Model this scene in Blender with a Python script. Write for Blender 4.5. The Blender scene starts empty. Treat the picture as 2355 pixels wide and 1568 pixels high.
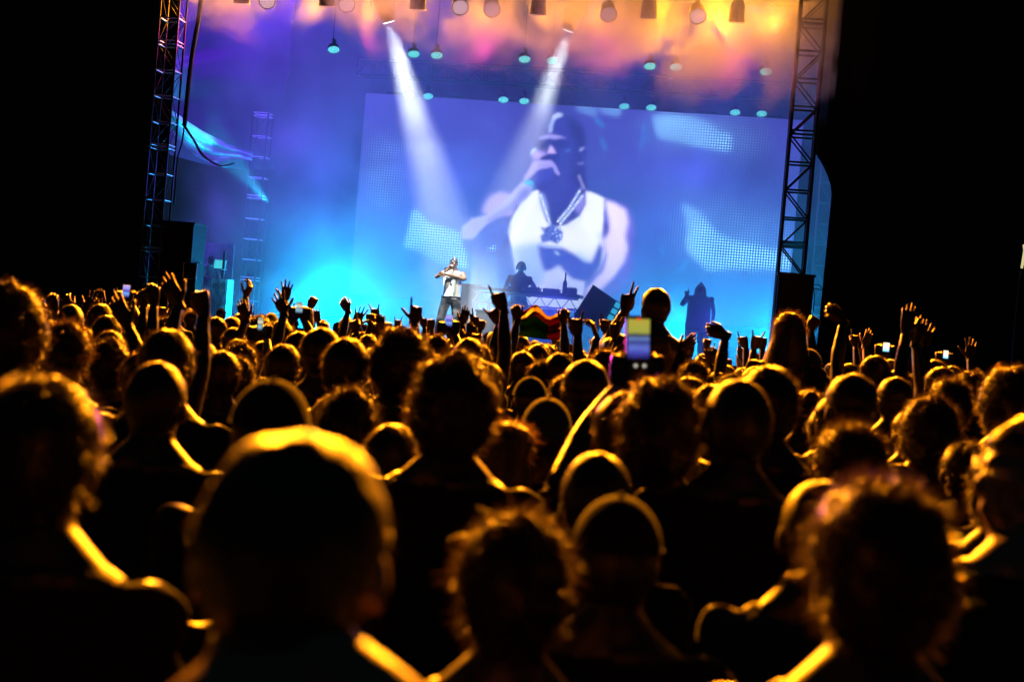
import bpy, bmesh, math, random
import numpy as np
from mathutils import Vector, Matrix, noise
RND = random.Random(7)
scene = bpy.context.scene
COL = scene.collection
# ------------------------------------------------------------------ camera
FPX = 3269.0                     # focal length in pixels of a 2354 px wide frame (50 mm lens)
ROLL = math.radians(4.8)
PITCH = math.radians(-0.74)
CAM = Vector((0, 0, 1.75))
Fv = Vector((0, math.cos(PITCH), math.sin(PITCH)))
U0 = Vector((0, -math.sin(PITCH), math.cos(PITCH)))
R0 = Vector((1, 0, 0))
Rv = R0 * math.cos(ROLL) + U0 * math.sin(ROLL)
Uv = -R0 * math.sin(ROLL) + U0 * math.cos(ROLL)
cam_data = bpy.data.cameras.new('camera')
cam = bpy.data.objects.new('camera', cam_data)
COL.objects.link(cam)
M = Matrix((( Rv.x, Uv.x, -Fv.x, CAM.x), (Rv.y, Uv.y, -Fv.y, CAM.y), (Rv.z, Uv.z, -Fv.z, CAM.z), (0, 0, 0, 1)))
cam.matrix_world = M
cam_data.lens = 50; cam_data.sensor_width = 36; cam_data.clip_start = 0.05; cam_data.clip_end = 2000
cam_data.dof.use_dof = True; cam_data.dof.focus_distance = 27.0; cam_data.dof.aperture_fstop = 3.6
scene.camera = cam
# ------------------------------------------------------------------ world, view
world = bpy.data.worlds.new('World'); scene.world = world; world.use_nodes = True
bg = world.node_tree.nodes['Background']
bg.inputs[0].default_value = (0.25, 0.62, 0.8, 1); bg.inputs[1].default_value = 0.010
scene.view_settings.view_transform = 'Standard'; scene.view_settings.look = 'None'
scene.view_settings.exposure = 0; scene.view_settings.gamma = 1
scene.view_settings.use_curve_mapping = False
cy = scene.cycles
cy.use_denoising = True
cy.max_bounces = 4; cy.diffuse_bounces = 0; cy.glossy_bounces = 2; cy.transmission_bounces = 3
cy.transparent_max_bounces = 8; cy.volume_bounces = 0
cy.volume_step_rate = 1.0; cy.volume_max_steps = 64
cy.sample_clamp_indirect = 4; cy.sample_clamp_direct = 0
cy.caustics_reflective = False; cy.caustics_refractive = False

def P(x, y, d):
    """point seen at pixel (x, y) of the 2354 x 1568 frame, d metres deep"""
    return CAM + Rv * ((x - 1177) / FPX * d) + Uv * (-(y - 784) / FPX * d) + Fv * d
def proj(p):
    q = Vector(p) - CAM
    d = q.dot(Fv)
    return (1177 + q.dot(Rv) / d * FPX, 784 - q.dot(Uv) / d * FPX, d)
PSI = math.radians(8.0)
SU = Vector((math.cos(PSI), -math.sin(PSI), 0))   # along the stage front, to the right
SV = Vector((math.sin(PSI), math.cos(PSI), 0))    # towards the back of the stage
def on_plane(x, y, D0):
    r = P(x, y, 1.0) - CAM
    return CAM + r * (D0 / r.dot(SV))
def SP(u, v, z):
    return SU * u + SV * v + Vector((0, 0, z))
def suv(p):
    return (p.dot(SU), p.dot(SV), p.z)
SF = 1.2        # height of the stage deck
def s2l(c):
    return tuple(((v / 255) / 12.92 if v / 255 <= 0.04045 else ((v / 255 + 0.055) / 1.055) ** 2.4) for v in c)

# ------------------------------------------------------------------ lights
def lamp(name, kind, loc, energy, color, target=None, size=0.2, angle=45, blend=0.3, parent=None, shadow=True):
    L = bpy.data.lights.new(name, kind); L.energy = energy; L.color = color
    if kind == 'AREA': L.size = size
    elif kind == 'SUN': L.angle = size
    else: L.shadow_soft_size = size
    if kind == 'SPOT': L.spot_size = math.radians(angle); L.spot_blend = blend
    L.use_shadow = shadow
    o = bpy.data.objects.new(name, L); COL.objects.link(o); o.location = loc
    if target is not None:
        o.rotation_euler = (Vector(target) - Vector(loc)).to_track_quat('-Z', 'Y').to_euler()
    return o
ORANGE = (1.0, 0.275, 0.005); CYAN = (0.0, 0.48, 1.0); BLUE = (0.075, 0.075, 1.0); VIOLET = (0.17, 0.02, 1.0); WHITE = (0.85, 0.95, 1.0)
PERF_D = 28.5
#LIGHTS
T1, T2 = P(1062, 660, 30.0), P(1100, 660, 30.3)
lamp('beam_lamp', 'SPOT', P(895, 58, 28.2), 16000, WHITE, T1, 0.14, 19, 0.7)
lamp('beam_lamp', 'SPOT', P(1306, 76, 28.2), 11000, WHITE, T2, 0.14, 18, 0.8)
# cyan floor lamps at the back of the deck
for (x, y, D0, e) in ((770, 722, 32.0, 2000), (1130, 730, 33.0, 300), (1560, 760, 32.6, 420), (1790, 780, 32.0, 420)):
    lamp('floor_wash', 'POINT', on_plane(x, y, D0), e, CYAN, size=0.25)
# violet overhead washes, and unseen point lamps added inside the smoke to tint it
for (x, y, D0, e, c) in ((440, -30, 30.5, 430, VIOLET), (660, -30, 31.5, 430, VIOLET), (1000, -20, 31.5, 240, VIOLET), (1400, -20, 31.5, 240, VIOLET), (1750, 0, 31, 240, VIOLET),
                          (740, 420, 31, 170, BLUE), (1000, 420, 32, 130, BLUE), (1600, 400, 32, 120, BLUE), (450, 480, 31.0, 170, VIOLET), (660, 330, 31.0, 100, VIOLET), (1260, 700, 30.3, 60, BLUE), (1640, 740, 30.0, 60, BLUE)):
    q = on_plane(x, y, D0)
    if y < 250: lamp('violet_wash', 'SPOT', q, e * 1.6, c, q + SV * 0.6 + Vector((0, 0, -1.0)), 0.5, 150, 0.5)
    else: lamp('smoke_tint', 'POINT', q, e, c, size=0.5)
# cyan lamp thrown across the tarpaulin
lamp('tarp_spot', 'SPOT', on_plane(620, 470, 29.6), 3500, (0.02, 0.6, 1.0), on_plane(478, 305, 30.4), 0.05, 24, 1.0)
# orange lamps in the smoke under the roof, facing out over the crowd
for i in range(11):
    x = 460 + 132 * i; q = on_plane(x, 14 + 0.02 * x, 27.4)
    lamp('orange_wash', 'SPOT', q, (330, 380, 300, 380, 300, 330, 300, 520, 900, 1000, 600)[i], (1.0, 0.33, 0.006), q - SV + Vector((0, 0, 0.1)), 0.35, 140, 0.6)
for i in range(5):  # unseen pink lamps added to tint the lower fringe of the smoke
    x = 560 + 280 * i; q = on_plane(x, 70 + 0.04 * x, 27.5)
    lamp('pink_fringe_fill', 'SPOT', q, 130, (1.0, 0.02, 0.35), q - SV + Vector((0, 0, -0.1)), 0.35, 140, 0.6)
# white key light on the performer from the front
lamp('key_light', 'SPOT', SP(1.5, 22.5, 7.5), 6500, (1.0, 0.97, 0.8), P(1044, 650, 29.6), 0.1, 8, 0.3)
# unseen magenta lamp added to tint the curly head left of centre
lamp('magenta_head_fill', 'SPOT', P(800, 690, 26.3), 26000, (1.0, 0.04, 0.55), P(905, 765, 4.9), 0.1, 4.2, 0.8)
# orange lamps on the front truss thrown over the crowd
for (x, y, d, e) in ((420, -110, 24, 54000), (1177, -130, 24, 42000), (1930, -90, 24, 54000)):
    lamp('crowd_blinder', 'SPOT', P(x, y, d), e, ORANGE, P(1177 + (x - 1177) * 0.2, 1100, 4.0), 0.35, 75, 0.6)
#ENDLIGHTS
# ------------------------------------------------------------------ helpers
def tag(o, label=None, cat=None, group=None, kind=None):
    if label and len(label.split()) > 16: print('LONG', len(label.split()), label)
    if label: o['label'] = label
    if cat: o['category'] = cat
    if group: o['group'] = group
    if kind: o['kind'] = kind
    return o
def empty(name, loc=(0, 0, 0), rz=0.0):
    o = bpy.data.objects.new(name, None); COL.objects.link(o)
    o.location = loc; o.rotation_euler = (0, 0, rz); o.empty_display_size = 0.1
    return o
def link(name, me, mats=None, parent=None, loc=None):
    o = bpy.data.objects.new(name, me); COL.objects.link(o)
    if mats is not None and not me.materials:
        for m in (mats if isinstance(mats, (list, tuple)) else [mats]): me.materials.append(m)
    if parent is not None:
        o.parent = parent
        o.matrix_parent_inverse = Matrix.Identity(4)
    if loc is not None: o.location = loc
    return o
class MB:
    def __init__(s): s.v = []; s.f = []; s.smooth = False
    def add(s, vs, fs):
        n = len(s.v); s.v += [tuple(v) for v in vs]; s.f += [tuple(i + n for i in f) for f in fs]; return s
    def box(s, c, size, rot=None):
        c = Vector(c); hx, hy, hz = (k / 2 for k in size)
        vs = [Vector((sx * hx, sy * hy, sz * hz)) for sz in (-1, 1) for sy in (-1, 1) for sx in (-1, 1)]
        if rot is not None: vs = [rot @ v for v in vs]
        return s.add([c + v for v in vs], [(0, 2, 3, 1), (4, 5, 7, 6), (0, 1, 5, 4), (2, 6, 7, 3), (0, 4, 6, 2), (1, 3, 7, 5)])
    def rings(s, pts, rads, n=10, cap=True, sq=None):
        """tube through points; rads scalars or (a, b); sq = reference side vector"""
        pts = [Vector(p) for p in pts]; base = len(s.v)
        prev = None
        for i, p in enumerate(pts):
            t = (pts[min(i + 1, len(pts) - 1)] - pts[max(i - 1, 0)])
            t = t.normalized() if t.length > 1e-9 else Vector((0, 0, 1))
            if prev is None:
                a = Vector(sq) if sq is not None else (Vector((1, 0, 0)) if abs(t.x) < 0.9 else Vector((0, 1, 0)))
            else: a = prev
            a = (a - t * a.dot(t)).normalized(); b = t.cross(a); prev = a
            r = rads[i] if isinstance(rads, list) else rads
            ra, rb = r if isinstance(r, (list, tuple)) else (r, r)
            for k in range(n):
                w = 2 * math.pi * k / n
                s.v.append(tuple(p + a * (ra * math.cos(w)) + b * (rb * math.sin(w))))
        m = len(pts)
        for i in range(m - 1):
            for k in range(n):
                k2 = (k + 1) % n
                s.f.append((base + i * n + k, base + i * n + k2, base + (i + 1) * n + k2, base + (i + 1) * n + k))
        if cap:
            s.f.append(tuple(base + k for k in reversed(range(n))))
            s.f.append(tuple(base + (m - 1) * n + k for k in range(n)))
        return s
    def tube(s, a, b, r, n=8, r2=None): return s.rings([a, b], [r, r if r2 is None else r2], n)
    def ball(s, c, r, nu=12, nv=8, rot=None):
        c = Vector(c); rx, ry, rz = r if isinstance(r, (list, tuple)) else (r, r, r)
        vs = [Vector((0, 0, rz))]
        for j in range(1, nv):
            t = math.pi * j / nv
            for k in range(nu):
                w = 2 * math.pi * k / nu
                vs.append(Vector((rx * math.sin(t) * math.cos(w), ry * math.sin(t) * math.sin(w), rz * math.cos(t))))
        vs.append(Vector((0, 0, -rz)))
        if rot is not None: vs = [rot @ v for v in vs]
        fs = [(0, 1 + k, 1 + (k + 1) % nu) for k in range(nu)]
        for j in range(nv - 2):
            a = 1 + j * nu
            fs += [(a + k, a + nu + k, a + nu + (k + 1) % nu, a + (k + 1) % nu) for k in range(nu)]
        a = 1 + (nv - 2) * nu
        fs += [(a + k, len(vs) - 1, a + (k + 1) % nu) for k in range(nu)]
        return s.add([c + v for v in vs], fs)
    def prism(s, poly, o, ex, ey, ez, depth):
        """polygon (2D) in the plane o, ex, ey, extruded along ez"""
        n = len(poly); o = Vector(o)
        vs = [o + ex * a + ey * b for a, b in poly] + [o + ex * a + ey * b + ez * depth for a, b in poly]
        fs = [tuple(range(n)), tuple(reversed(range(n, 2 * n)))] + [(i, i + n, (i + 1) % n + n, (i + 1) % n) for i in range(n)]
        return s.add(vs, fs)
    def mesh(s, name='mesh', smooth=None):
        me = bpy.data.meshes.new(name); me.from_pydata(s.v, [], s.f); me.validate(); me.update()
        if s.smooth if smooth is None else smooth:
            me.polygons.foreach_set('use_smooth', [True] * len(me.polygons))
        return me
    def build(s, name, mat, parent=None, smooth=None):
        return link(name, s.mesh(name, smooth), mat, parent)

MATS = {}
def mat(name, color, rough=0.6, metal=0.0, bump=0.0, scale=30.0, var=0.15, emit=None, estr=0.0, sheen=0.0, stint=(1, 1, 1), transl=0.0):
    if name in MATS: return MATS[name]
    m = bpy.data.materials.new(name); m.use_nodes = True; nt = m.node_tree; N = nt.nodes; L = nt.links
    b = N['Principled BSDF']
    b.inputs['Roughness'].default_value = rough; b.inputs['Metallic'].default_value = metal
    tc = N.new('ShaderNodeTexCoord'); nz = N.new('ShaderNodeTexNoise'); nz.inputs['Scale'].default_value = scale
    nz.inputs['Detail'].default_value = 3
    L.new(tc.outputs['Object'], nz.inputs['Vector'])
    mx = N.new('ShaderNodeMixRGB'); mx.inputs[1].default_value = tuple(c * (1 - var) for c in color[:3]) + (1,)
    mx.inputs[2].default_value = tuple(min(1, c * (1 + var)) for c in color[:3]) + (1,)
    L.new(nz.outputs['Fac'], mx.inputs[0]); L.new(mx.outputs[0], b.inputs['Base Color'])
    if bump:
        bp = N.new('ShaderNodeBump'); bp.inputs['Strength'].default_value = bump; bp.inputs['Distance'].default_value = 0.02
        L.new(nz.outputs['Fac'], bp.inputs['Height']); L.new(bp.outputs[0], b.inputs['Normal'])
    if emit is not None:
        b.inputs['Emission Color'].default_value = tuple(emit) + (1,); b.inputs['Emission Strength'].default_value = estr
    if sheen:
        b.inputs['Sheen Weight'].default_value = sheen; b.inputs['Sheen Roughness'].default_value = 0.4
        b.inputs['Sheen Tint'].default_value = tuple(stint) + (1,)
    if transl:
        tr = N.new('ShaderNodeBsdfTranslucent'); tr.inputs[0].default_value = tuple(min(1, c * 1.5) for c in color[:3]) + (1,)
        ms = N.new('ShaderNodeMixShader'); ms.inputs[0].default_value = transl
        L.new(b.outputs[0], ms.inputs[1]); L.new(tr.outputs[0], ms.inputs[2]); L.new(ms.outputs[0], N['Material Output'].inputs['Surface'])
    MATS[name] = m
    return m
truss_metal = mat('truss_aluminium', (0.35, 0.36, 0.38), 0.32, 0.9)
black_metal = mat('black_powder_coat', (0.02, 0.02, 0.022), 0.45, 0.3)
black_cloth = mat('black_drape', (0.04, 0.042, 0.044), 0.95, 0, 0.3, 6)
black_tolex = mat('black_speaker_paint', (0.02, 0.02, 0.022), 0.7, 0, 0.4, 90)
grille_mat = mat('speaker_grille', (0.03, 0.03, 0.033), 0.5, 0.6, 0.5, 150)
rubber = mat('black_rubber', (0.012, 0.012, 0.012), 0.6)

_unit = {}
def unit_bar(n=6):
    if n not in _unit:
        _unit[n] = MB().rings([(0, 0, 0), (0, 0, 1)], [1, 1], n).mesh('bar', True)
        _unit[n].materials.append(truss_metal)
    return _unit[n]
def bar(name, a, b, r, parent, me=None, m=None, origin=Vector((0, 0, 0))):
    a = Vector(a); b = Vector(b)
    if m is None: me = me or unit_bar()
    else:
        key = m.name
        if key not in _unit:
            _unit[key] = MB().rings([(0, 0, 0), (0, 0, 1)], [1, 1], 6).mesh('bar', True); _unit[key].materials.append(m)
        me = _unit[key]
    o = bpy.data.objects.new(name, me); COL.objects.link(o)
    d = b - a
    o.location = a - origin; o.rotation_mode = 'QUATERNION'; o.rotation_quaternion = d.to_track_quat('Z', 'Y')
    o.scale = (r, r, d.length)
    o.parent = parent
    return o
# ------------------------------------------------------------------ ground, deck, drapes
g = MB(); g.add([(-400, -60, 0), (400, -60, 0), (400, 900, 0), (-400, 900, 0)], [(0, 1, 2, 3)])
tag(g.build('ground', mat('trampled_grass', (0.03, 0.035, 0.015), 0.95, 0, 0.5, 14, 0.4)), kind='structure')
DU0, DU1, DV0, DV1 = -11.5, 9.5, 26.9, 38.5
m = MB()
c = [SP(DU0, DV0, SF), SP(DU1, DV0, SF), SP(DU1, DV1, SF), SP(DU0, DV1, SF)]
low = [Vector((p.x, p.y, 0.004)) for p in c]
m.add(c + low, [(0, 1, 2, 3), (0, 4, 5, 1), (1, 5, 6, 2), (2, 6, 7, 3), (3, 7, 4, 0)])
tag(m.build('stage_deck', mat('black_deck_ply', (0.02, 0.02, 0.023), 0.45, 0, 0.2, 8)), kind='structure')

def drape(name, u0, u1, v, z0, z1, folds, amp, label, cat='curtain', m=black_cloth, edge=None, nu=160, nz=24, seed=1):
    """hanging cloth with vertical folds and real thickness; edge(t) moves the left edge along the height"""
    rnd = random.Random(seed); ph = [rnd.uniform(0, 6.28) for _ in range(6)]
    vs = []; fs = []
    for side in (0, 1):
        for j in range(nz + 1):
            t = j / nz; z = z0 + (z1 - z0) * t
            a = u0 + (edge(z) if edge else 0)
            for i in range(nu + 1):
                s = i / nu; u = a + (u1 - a) * s
                w = amp * (math.sin(u * folds + ph[0] + 0.3 * math.sin(z * 0.8 + ph[1])) + 0.45 * math.sin(u * folds * 2.3 + ph[2] + z * 0.2))
                w *= (0.6 + 0.4 * (1 - t))
                vs.append(SP(u, v + w + side * 0.012, z))
    n = (nu + 1) * (nz + 1)
    for j in range(nz):
        for i in range(nu):
            q = j * (nu + 1) + i
            fs.append((q, q + 1, q + nu + 2, q + nu + 1)); fs.append((n + q, n + q + nu + 1, n + q + nu + 2, n + q + 1))
    rim = [(0, i) for i in range(nu + 1)] + [(j, nu) for j in range(1, nz + 1)] + [(nz, i) for i in range(nu - 1, -1, -1)] + [(j, 0) for j in range(nz - 1, 0, -1)]
    ids = [j * (nu + 1) + i for j, i in rim]
    for k in range(len(ids)):
        a, b = ids[k], ids[(k + 1) % len(ids)]
        fs.append((a, a + n, b + n, b))
    mm = MB(); mm.add(vs, fs)
    return tag(mm.build(name, m, smooth=True), label, cat)
def U_at(x, y, D0): return suv(on_plane(x, y, D0))[0]
def Z_at(x, y, D0): return on_plane(x, y, D0).z
# left wing drape: right edge runs down the left tower
LU = U_at(383, 316, 27.4)
drape('wing_drape', LU - 14, LU, 27.4, 0.02, 13, 5.0, 0.09, 'tall black wing drape with faint vertical folds left of the stage', nu=260)
# right wing drape whose edge swings out in a curve halfway up
RV = 27.0
RU = U_at(1886, 200, RV)
zc = Z_at(1880, 352, RV); zl = Z_at(1911, 450, RV); ul = U_at(1911, 450, RV) - RU; ub = U_at(1880, 770, RV) - RU
def redge(z):
    if z >= zc: return (z - zc) * 0.0
    if z >= zl:
        t = (zc - z) / (zc - zl); return ul * (1 - (1 - t) ** 1.7) if t < 1 else ul
    return ul + (ub - ul) * (zl - z) / max(0.01, zl - Z_at(1880, 770, RV)) * 0.9
drape('wing_drape', RU, RU + 14, RV, 0.02, 13, 3.0, 0.05, 'tall black wing drape with a curved inner edge right of the stage', edge=redge, nz=90, seed=5)
drape('back_drape', DU0 - 1, DU1 + 4, 38.2, SF + 0.01, 13, 2.4, 0.12, 'wide dark drape hanging across the back of the stage behind the screen',
      m=mat('back_drape_cloth', (0.05, 0.05, 0.06), 0.95, 0, 0.2, 6), nu=200)
# sagging tarp on the left, lit cyan along one fold
tarp = []
nu, nv = 120, 60
A0, A1 = on_plane(330, -220, 30.5), on_plane(700, -220, 34.5)
B0, B1 = on_plane(340, 340, 30.5), on_plane(640, 392, 34.5)
vs = []; fs = []
for sd in (0, 1):
    for j in range(nv + 1):
        t = j / nv
        for i in range(nu + 1):
            s = i / nu
            p = (A0 * (1 - s) + A1 * s) * (1 - t) + (B0 * (1 - s) + B1 * s) * t
            p = p + Vector((0, 0, -1)) * 0.15 * math.sin(math.pi * s) * t
            q = t * 1.0 + 0.12 * math.sin(s * 3.0)
            w = 0.16 * math.sin(q * 26 + 1.2 * s + 1.5 * noise.noise(Vector((s * 2, t * 2, 3)))) * (0.35 + t) + 0.10 * noise.noise(Vector((s * 3, t * 9, 0))) + 0.035 * math.sin(q * 70 + s * 5)
            p = p - SV * w + SV * (0.015 * sd)
            vs.append(p)
n = (nu + 1) * (nv + 1)
for j in range(nv):
    for i in range(nu):
        q = j * (nu + 1) + i
        fs.append((q, q + 1, q + nu + 2, q + nu + 1)); fs.append((n + q, n + q + nu + 1, n + q + nu + 2, n + q + 1))
mm = MB(); mm.add(vs, fs)
tag(mm.build('roof_tarp', mat('grey_tarpaulin', (0.05, 0.05, 0.07), 0.4, 0, 0.2, 5, transl=0.1), smooth=True), 'sagging creased tarpaulin on the upper left of the stage with a cyan lit fold', 'tarpaulin')

tarp_o = bpy.data.objects['roof_tarp']
lit_fold = MB(); hv = []; hf = []; hu, hw = 90, 14  # paler strip added where the cyan light streaks the cloth
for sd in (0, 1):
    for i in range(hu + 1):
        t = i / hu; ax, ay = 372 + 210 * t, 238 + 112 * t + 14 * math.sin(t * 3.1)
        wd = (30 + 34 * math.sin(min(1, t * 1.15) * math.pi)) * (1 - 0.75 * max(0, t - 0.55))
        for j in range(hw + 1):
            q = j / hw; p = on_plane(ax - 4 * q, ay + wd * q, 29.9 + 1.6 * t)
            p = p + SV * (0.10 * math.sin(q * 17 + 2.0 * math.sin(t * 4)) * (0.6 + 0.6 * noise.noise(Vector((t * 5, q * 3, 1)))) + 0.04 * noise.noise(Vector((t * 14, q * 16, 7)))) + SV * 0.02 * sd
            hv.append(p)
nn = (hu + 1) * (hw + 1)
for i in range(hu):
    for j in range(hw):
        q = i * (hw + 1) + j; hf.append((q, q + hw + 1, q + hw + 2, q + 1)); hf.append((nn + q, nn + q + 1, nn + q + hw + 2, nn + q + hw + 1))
lit_fold.add(hv, hf)
lit_fold.build('lit_fold', mat('pale_lit_fold', (0.35, 0.35, 0.4), 0.28, 0, 0.2, 12), tarp_o, True)
# ------------------------------------------------------------------ trusses
def tower(u, v, z0, z1, s, bay, label, r=0.024, phase=0, mat_=None, rung_m=None):
    base = SP(u, v, z0)
    root = tag(empty('truss_tower', base), label, 'truss tower')
    h = s / 2
    cs = [SP(u - h, v - h, 0), SP(u + h, v - h, 0), SP(u + h, v + h, 0), SP(u - h, v + h, 0)]
    pt = lambda k, z: Vector((cs[k % 4].x, cs[k % 4].y, z))
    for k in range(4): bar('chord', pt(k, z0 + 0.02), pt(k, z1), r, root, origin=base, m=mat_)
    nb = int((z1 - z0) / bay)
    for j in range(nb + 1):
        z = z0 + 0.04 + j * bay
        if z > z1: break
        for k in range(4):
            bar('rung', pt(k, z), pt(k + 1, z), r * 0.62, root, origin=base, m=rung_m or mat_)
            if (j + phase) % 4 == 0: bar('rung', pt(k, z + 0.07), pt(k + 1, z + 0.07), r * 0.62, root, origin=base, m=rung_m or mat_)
            if z + bay < z1:
                a, b = (k, k + 1) if (j + k // 2) % 2 else (k + 1, k)
                bar('brace', pt(a, z), pt(b, z + bay), r * (0.5 if r > 0.03 else 0.36), root, origin=base, m=mat_)
    mb = MB(); mb.box(SP(0, 0, 0.015), (s + 0.2, s + 0.2, 0.03), Matrix.Rotation(-PSI, 3, 'Z'))
    mb.build('base_plate', black_metal, root)
    return root
pR = on_plane(1817, 625, 26.2)
tower(suv(pR)[0], 26.2, 0.0, 12, 0.45, 0.5, 'large black truss tower standing on the right front of the stage', 0.033, 1, black_metal)
pL = on_plane(352, 605, 26.4)
tower(suv(pL)[0], 26.4, 0.0, 12, 0.38, 0.5, 'truss tower with cyan lit rungs at the left front of the stage', 0.021, 3, mat('dark_aluminium', (0.05, 0.05, 0.06), 0.3, 0.9), mat('lit_rung_aluminium', (0.75, 0.75, 0.78), 0.45, 0.6))  # rungs paler than the chords: the light on them is put into the colour
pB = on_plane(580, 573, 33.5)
tower(suv(pB)[0], 33.5, SF, Z_at(608, 262, 33.5), 0.38, 0.5, 'hazy truss tower standing further back on the left of the stage', 0.020, 2, mat('dark_aluminium', (0.05, 0.05, 0.06), 0.3, 0.9), MATS['lit_rung_aluminium'])
pC = on_plane(1884, 600, 35.0)
tower(suv(pC)[0] , 35.0, SF, 6.3, 0.3, 0.5, 'thin truss tower half hidden behind the right wing drape', 0.02, 2)

def roof_truss(x0, y0, x1, D0, label, s=0.4, z_off=0.0, r=0.02, bay=0.45, ext=0.0):
    a = on_plane(x0, y0, D0); u0 = suv(a)[0] - ext; u1 = U_at(x1, y0, D0) + ext; z = a.z + z_off
    base = SP(u0, D0, z)
    root = tag(empty('roof_truss', base), label, 'truss')
    h = s / 2
    cr = [(-h, -h), (h, -h), (h, h), (-h, h)]
    pt = lambda k, u: SP(u, D0 + cr[k % 4][0], z + cr[k % 4][1])
    for k in range(4): bar('chord', pt(k, u0), pt(k, u1), r, root, origin=base, m=black_metal)
    nb = int((u1 - u0) / bay); mb = MB()
    for j in range(nb + 1):
        u = u0 + j * bay
        for k in range(4):
            mb.tube(pt(k, u) - base, pt(k + 1, u) - base, r * 0.55, 5)
            if j < nb:
                a_, b_ = (k, k + 1) if j % 2 else (k + 1, k)
                mb.tube(pt(a_, u) - base, pt(b_, u + bay) - base, r * 0.5, 5)
    o = mb.build('lattice', black_metal, root, True); o['kind'] = 'stuff'
    return root, z
roof_truss(700, 96, 1860, 30.0, 'hazy horizontal roof truss above the upper row of stage lamps', ext=0.6, z_off=1.55)
roof_truss(850, 196, 1860, 34.0, 'horizontal truss above the screen carrying the lower row of stage lamps', ext=0.3, z_off=0.42)
roof_truss(420, -45, 1960, 26.6, 'front roof truss carrying the big lamps in orange smoke', ext=0.5, z_off=0.8)

# ------------------------------------------------------------------ stage lamps
lens_mat = bpy.data.materials.new('lamp_lens'); lens_mat.use_nodes = True
nt = lens_mat.node_tree; b = nt.nodes['Principled BSDF']
b.inputs['Base Color'].default_value = (0.2, 0.5, 0.5, 1); b.inputs['Emission Color'].default_value = (0.18, 0.95, 0.85, 1); b.inputs['Emission Strength'].default_value = 2.2
warm_lens = bpy.data.materials.new('warm_lens'); warm_lens.use_nodes = True
b = warm_lens.node_tree.nodes['Principled BSDF']
b.inputs['Emission Color'].default_value = (1.0, 0.6, 0.75, 1); b.inputs['Emission Strength'].default_value = 1.6
beam_lens = bpy.data.materials.new('beam_lens'); beam_lens.use_nodes = True
b = beam_lens.node_tree.nodes['Principled BSDF']
b.inputs['Emission Color'].default_value = (0.9, 0.97, 1.0, 1); b.inputs['Emission Strength'].default_value = 12
par_cache = {}
def par_lamp(p, aim, lens, R, label, group, body_len=0.13, body=black_metal, hang=0.0):
    """round LED stage lamp: can, yoke, rim, many small round diodes on its face; p is the centre of the face"""
    key = (lens.name, round(R, 3), body_len)
    root = tag(empty('stage_lamp', p), label, 'stage lamp', group)
    root.rotation_mode = 'QUATERNION'; root.rotation_quaternion = (Vector(aim) - Vector(p)).to_track_quat('Z', 'X')
    if key not in par_cache:
        can = MB().rings([(0, 0, -body_len), (0, 0, -body_len * 0.7), (0, 0, -0.02), (0, 0, 0.0), (0, 0, 0.0)], [R * 0.45, R * 0.85, R * 1.02, R * 1.08, R * 0.98], 20)
        rim = MB()
        n = 24
        for k in range(n):
            a0, a1 = 2 * math.pi * k / n, 2 * math.pi * (k + 1) / n
            rim.tube((R * 1.04 * math.cos(a0), R * 1.04 * math.sin(a0), 0.012), (R * 1.04 * math.cos(a1), R * 1.04 * math.sin(a1), 0.012), 0.008, 5)
        yoke = MB()
        for s in (-1, 1): yoke.box((s * R * 1.2, 0, -body_len * 0.62), (0.012, 0.045, body_len * 1.15))
        yoke.box((0, 0, -body_len * 1.2), (R * 2.4, 0.045, 0.012)).tube((0, 0, -body_len * 1.2), (0, 0, -body_len * 1.2 - 0.14), 0.02)
        for s in (-1, 1): yoke.ball((s * R * 1.24, 0, -0.1), 0.02, 8, 6)
        di = MB(); k = 0
        rings_n = (1, 6, 12, 18, 24) if R < 0.16 else (1, 6, 12, 18, 24, 30)
        for j, c_ in enumerate(rings_n):
            for i in range(c_):
                w = 2 * math.pi * i / c_ + j * 0.2; rr = R * 0.92 * j / (len(rings_n) - 0.55)
                c0 = Vector((rr * math.cos(w), rr * math.sin(w), 0.006)); q = R * 0.074
                di.add([c0 + Vector((0, 0, 0.006))] + [c0 + Vector((q * math.cos(t * 1.0472), q * math.sin(t * 1.0472), 0)) for t in range(6)],
                       [(0, 1 + t, 1 + (t + 1) % 6) for t in range(6)])
        ms = [can.mesh('can', True), rim.mesh('rim', True), yoke.mesh('yoke'), di.mesh('diode_face')]
        for me, mt in zip(ms, (body, truss_metal, body, lens)): me.materials.append(mt)
        par_cache[key] = ms
    for nm, me in zip(('can', 'rim', 'yoke', 'diode_face'), par_cache[key]):
        o = link(nm, me, None, root)
        if nm == 'diode_face': o['kind'] = 'stuff'
    if hang:
        qi = root.rotation_quaternion.inverted(); back = Vector((0, 0, -body_len * 1.2 - 0.14))
        bar('hanger', back, back + qi @ Vector((0, 0, hang)), 0.006, root, m=black_metal)
    return root
ordn = ['leftmost', 'second', 'third', 'fourth', 'fifth', 'sixth', 'seventh', 'rightmost']
low_row = [(940, 218), (984, 222), (1157, 230), (1205, 233), (1435, 245), (1497, 248), (1690, 259), (1751, 262)]
up_row = [(767, 115), (951, 125), (1004, 128), (1206, 137), (1269, 140), (1494, 153), (1554, 155), (1761, 165)]
for i, (x, y) in enumerate(low_row):
    p = on_plane(x, y, 33.9); aim = p + (CAM - p) * 0.5 + Vector((0, 0, -28)) + Vector((3, 0, 0))
    nm = ordn[i] + (' from the left' if 0 < i < 7 else '')
    par_lamp(p, aim, lens_mat, 0.125, f'small cyan stage lamp at the top edge of the screen, {nm}', 'cyan lamps along the screen top', hang=0.12)
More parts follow.
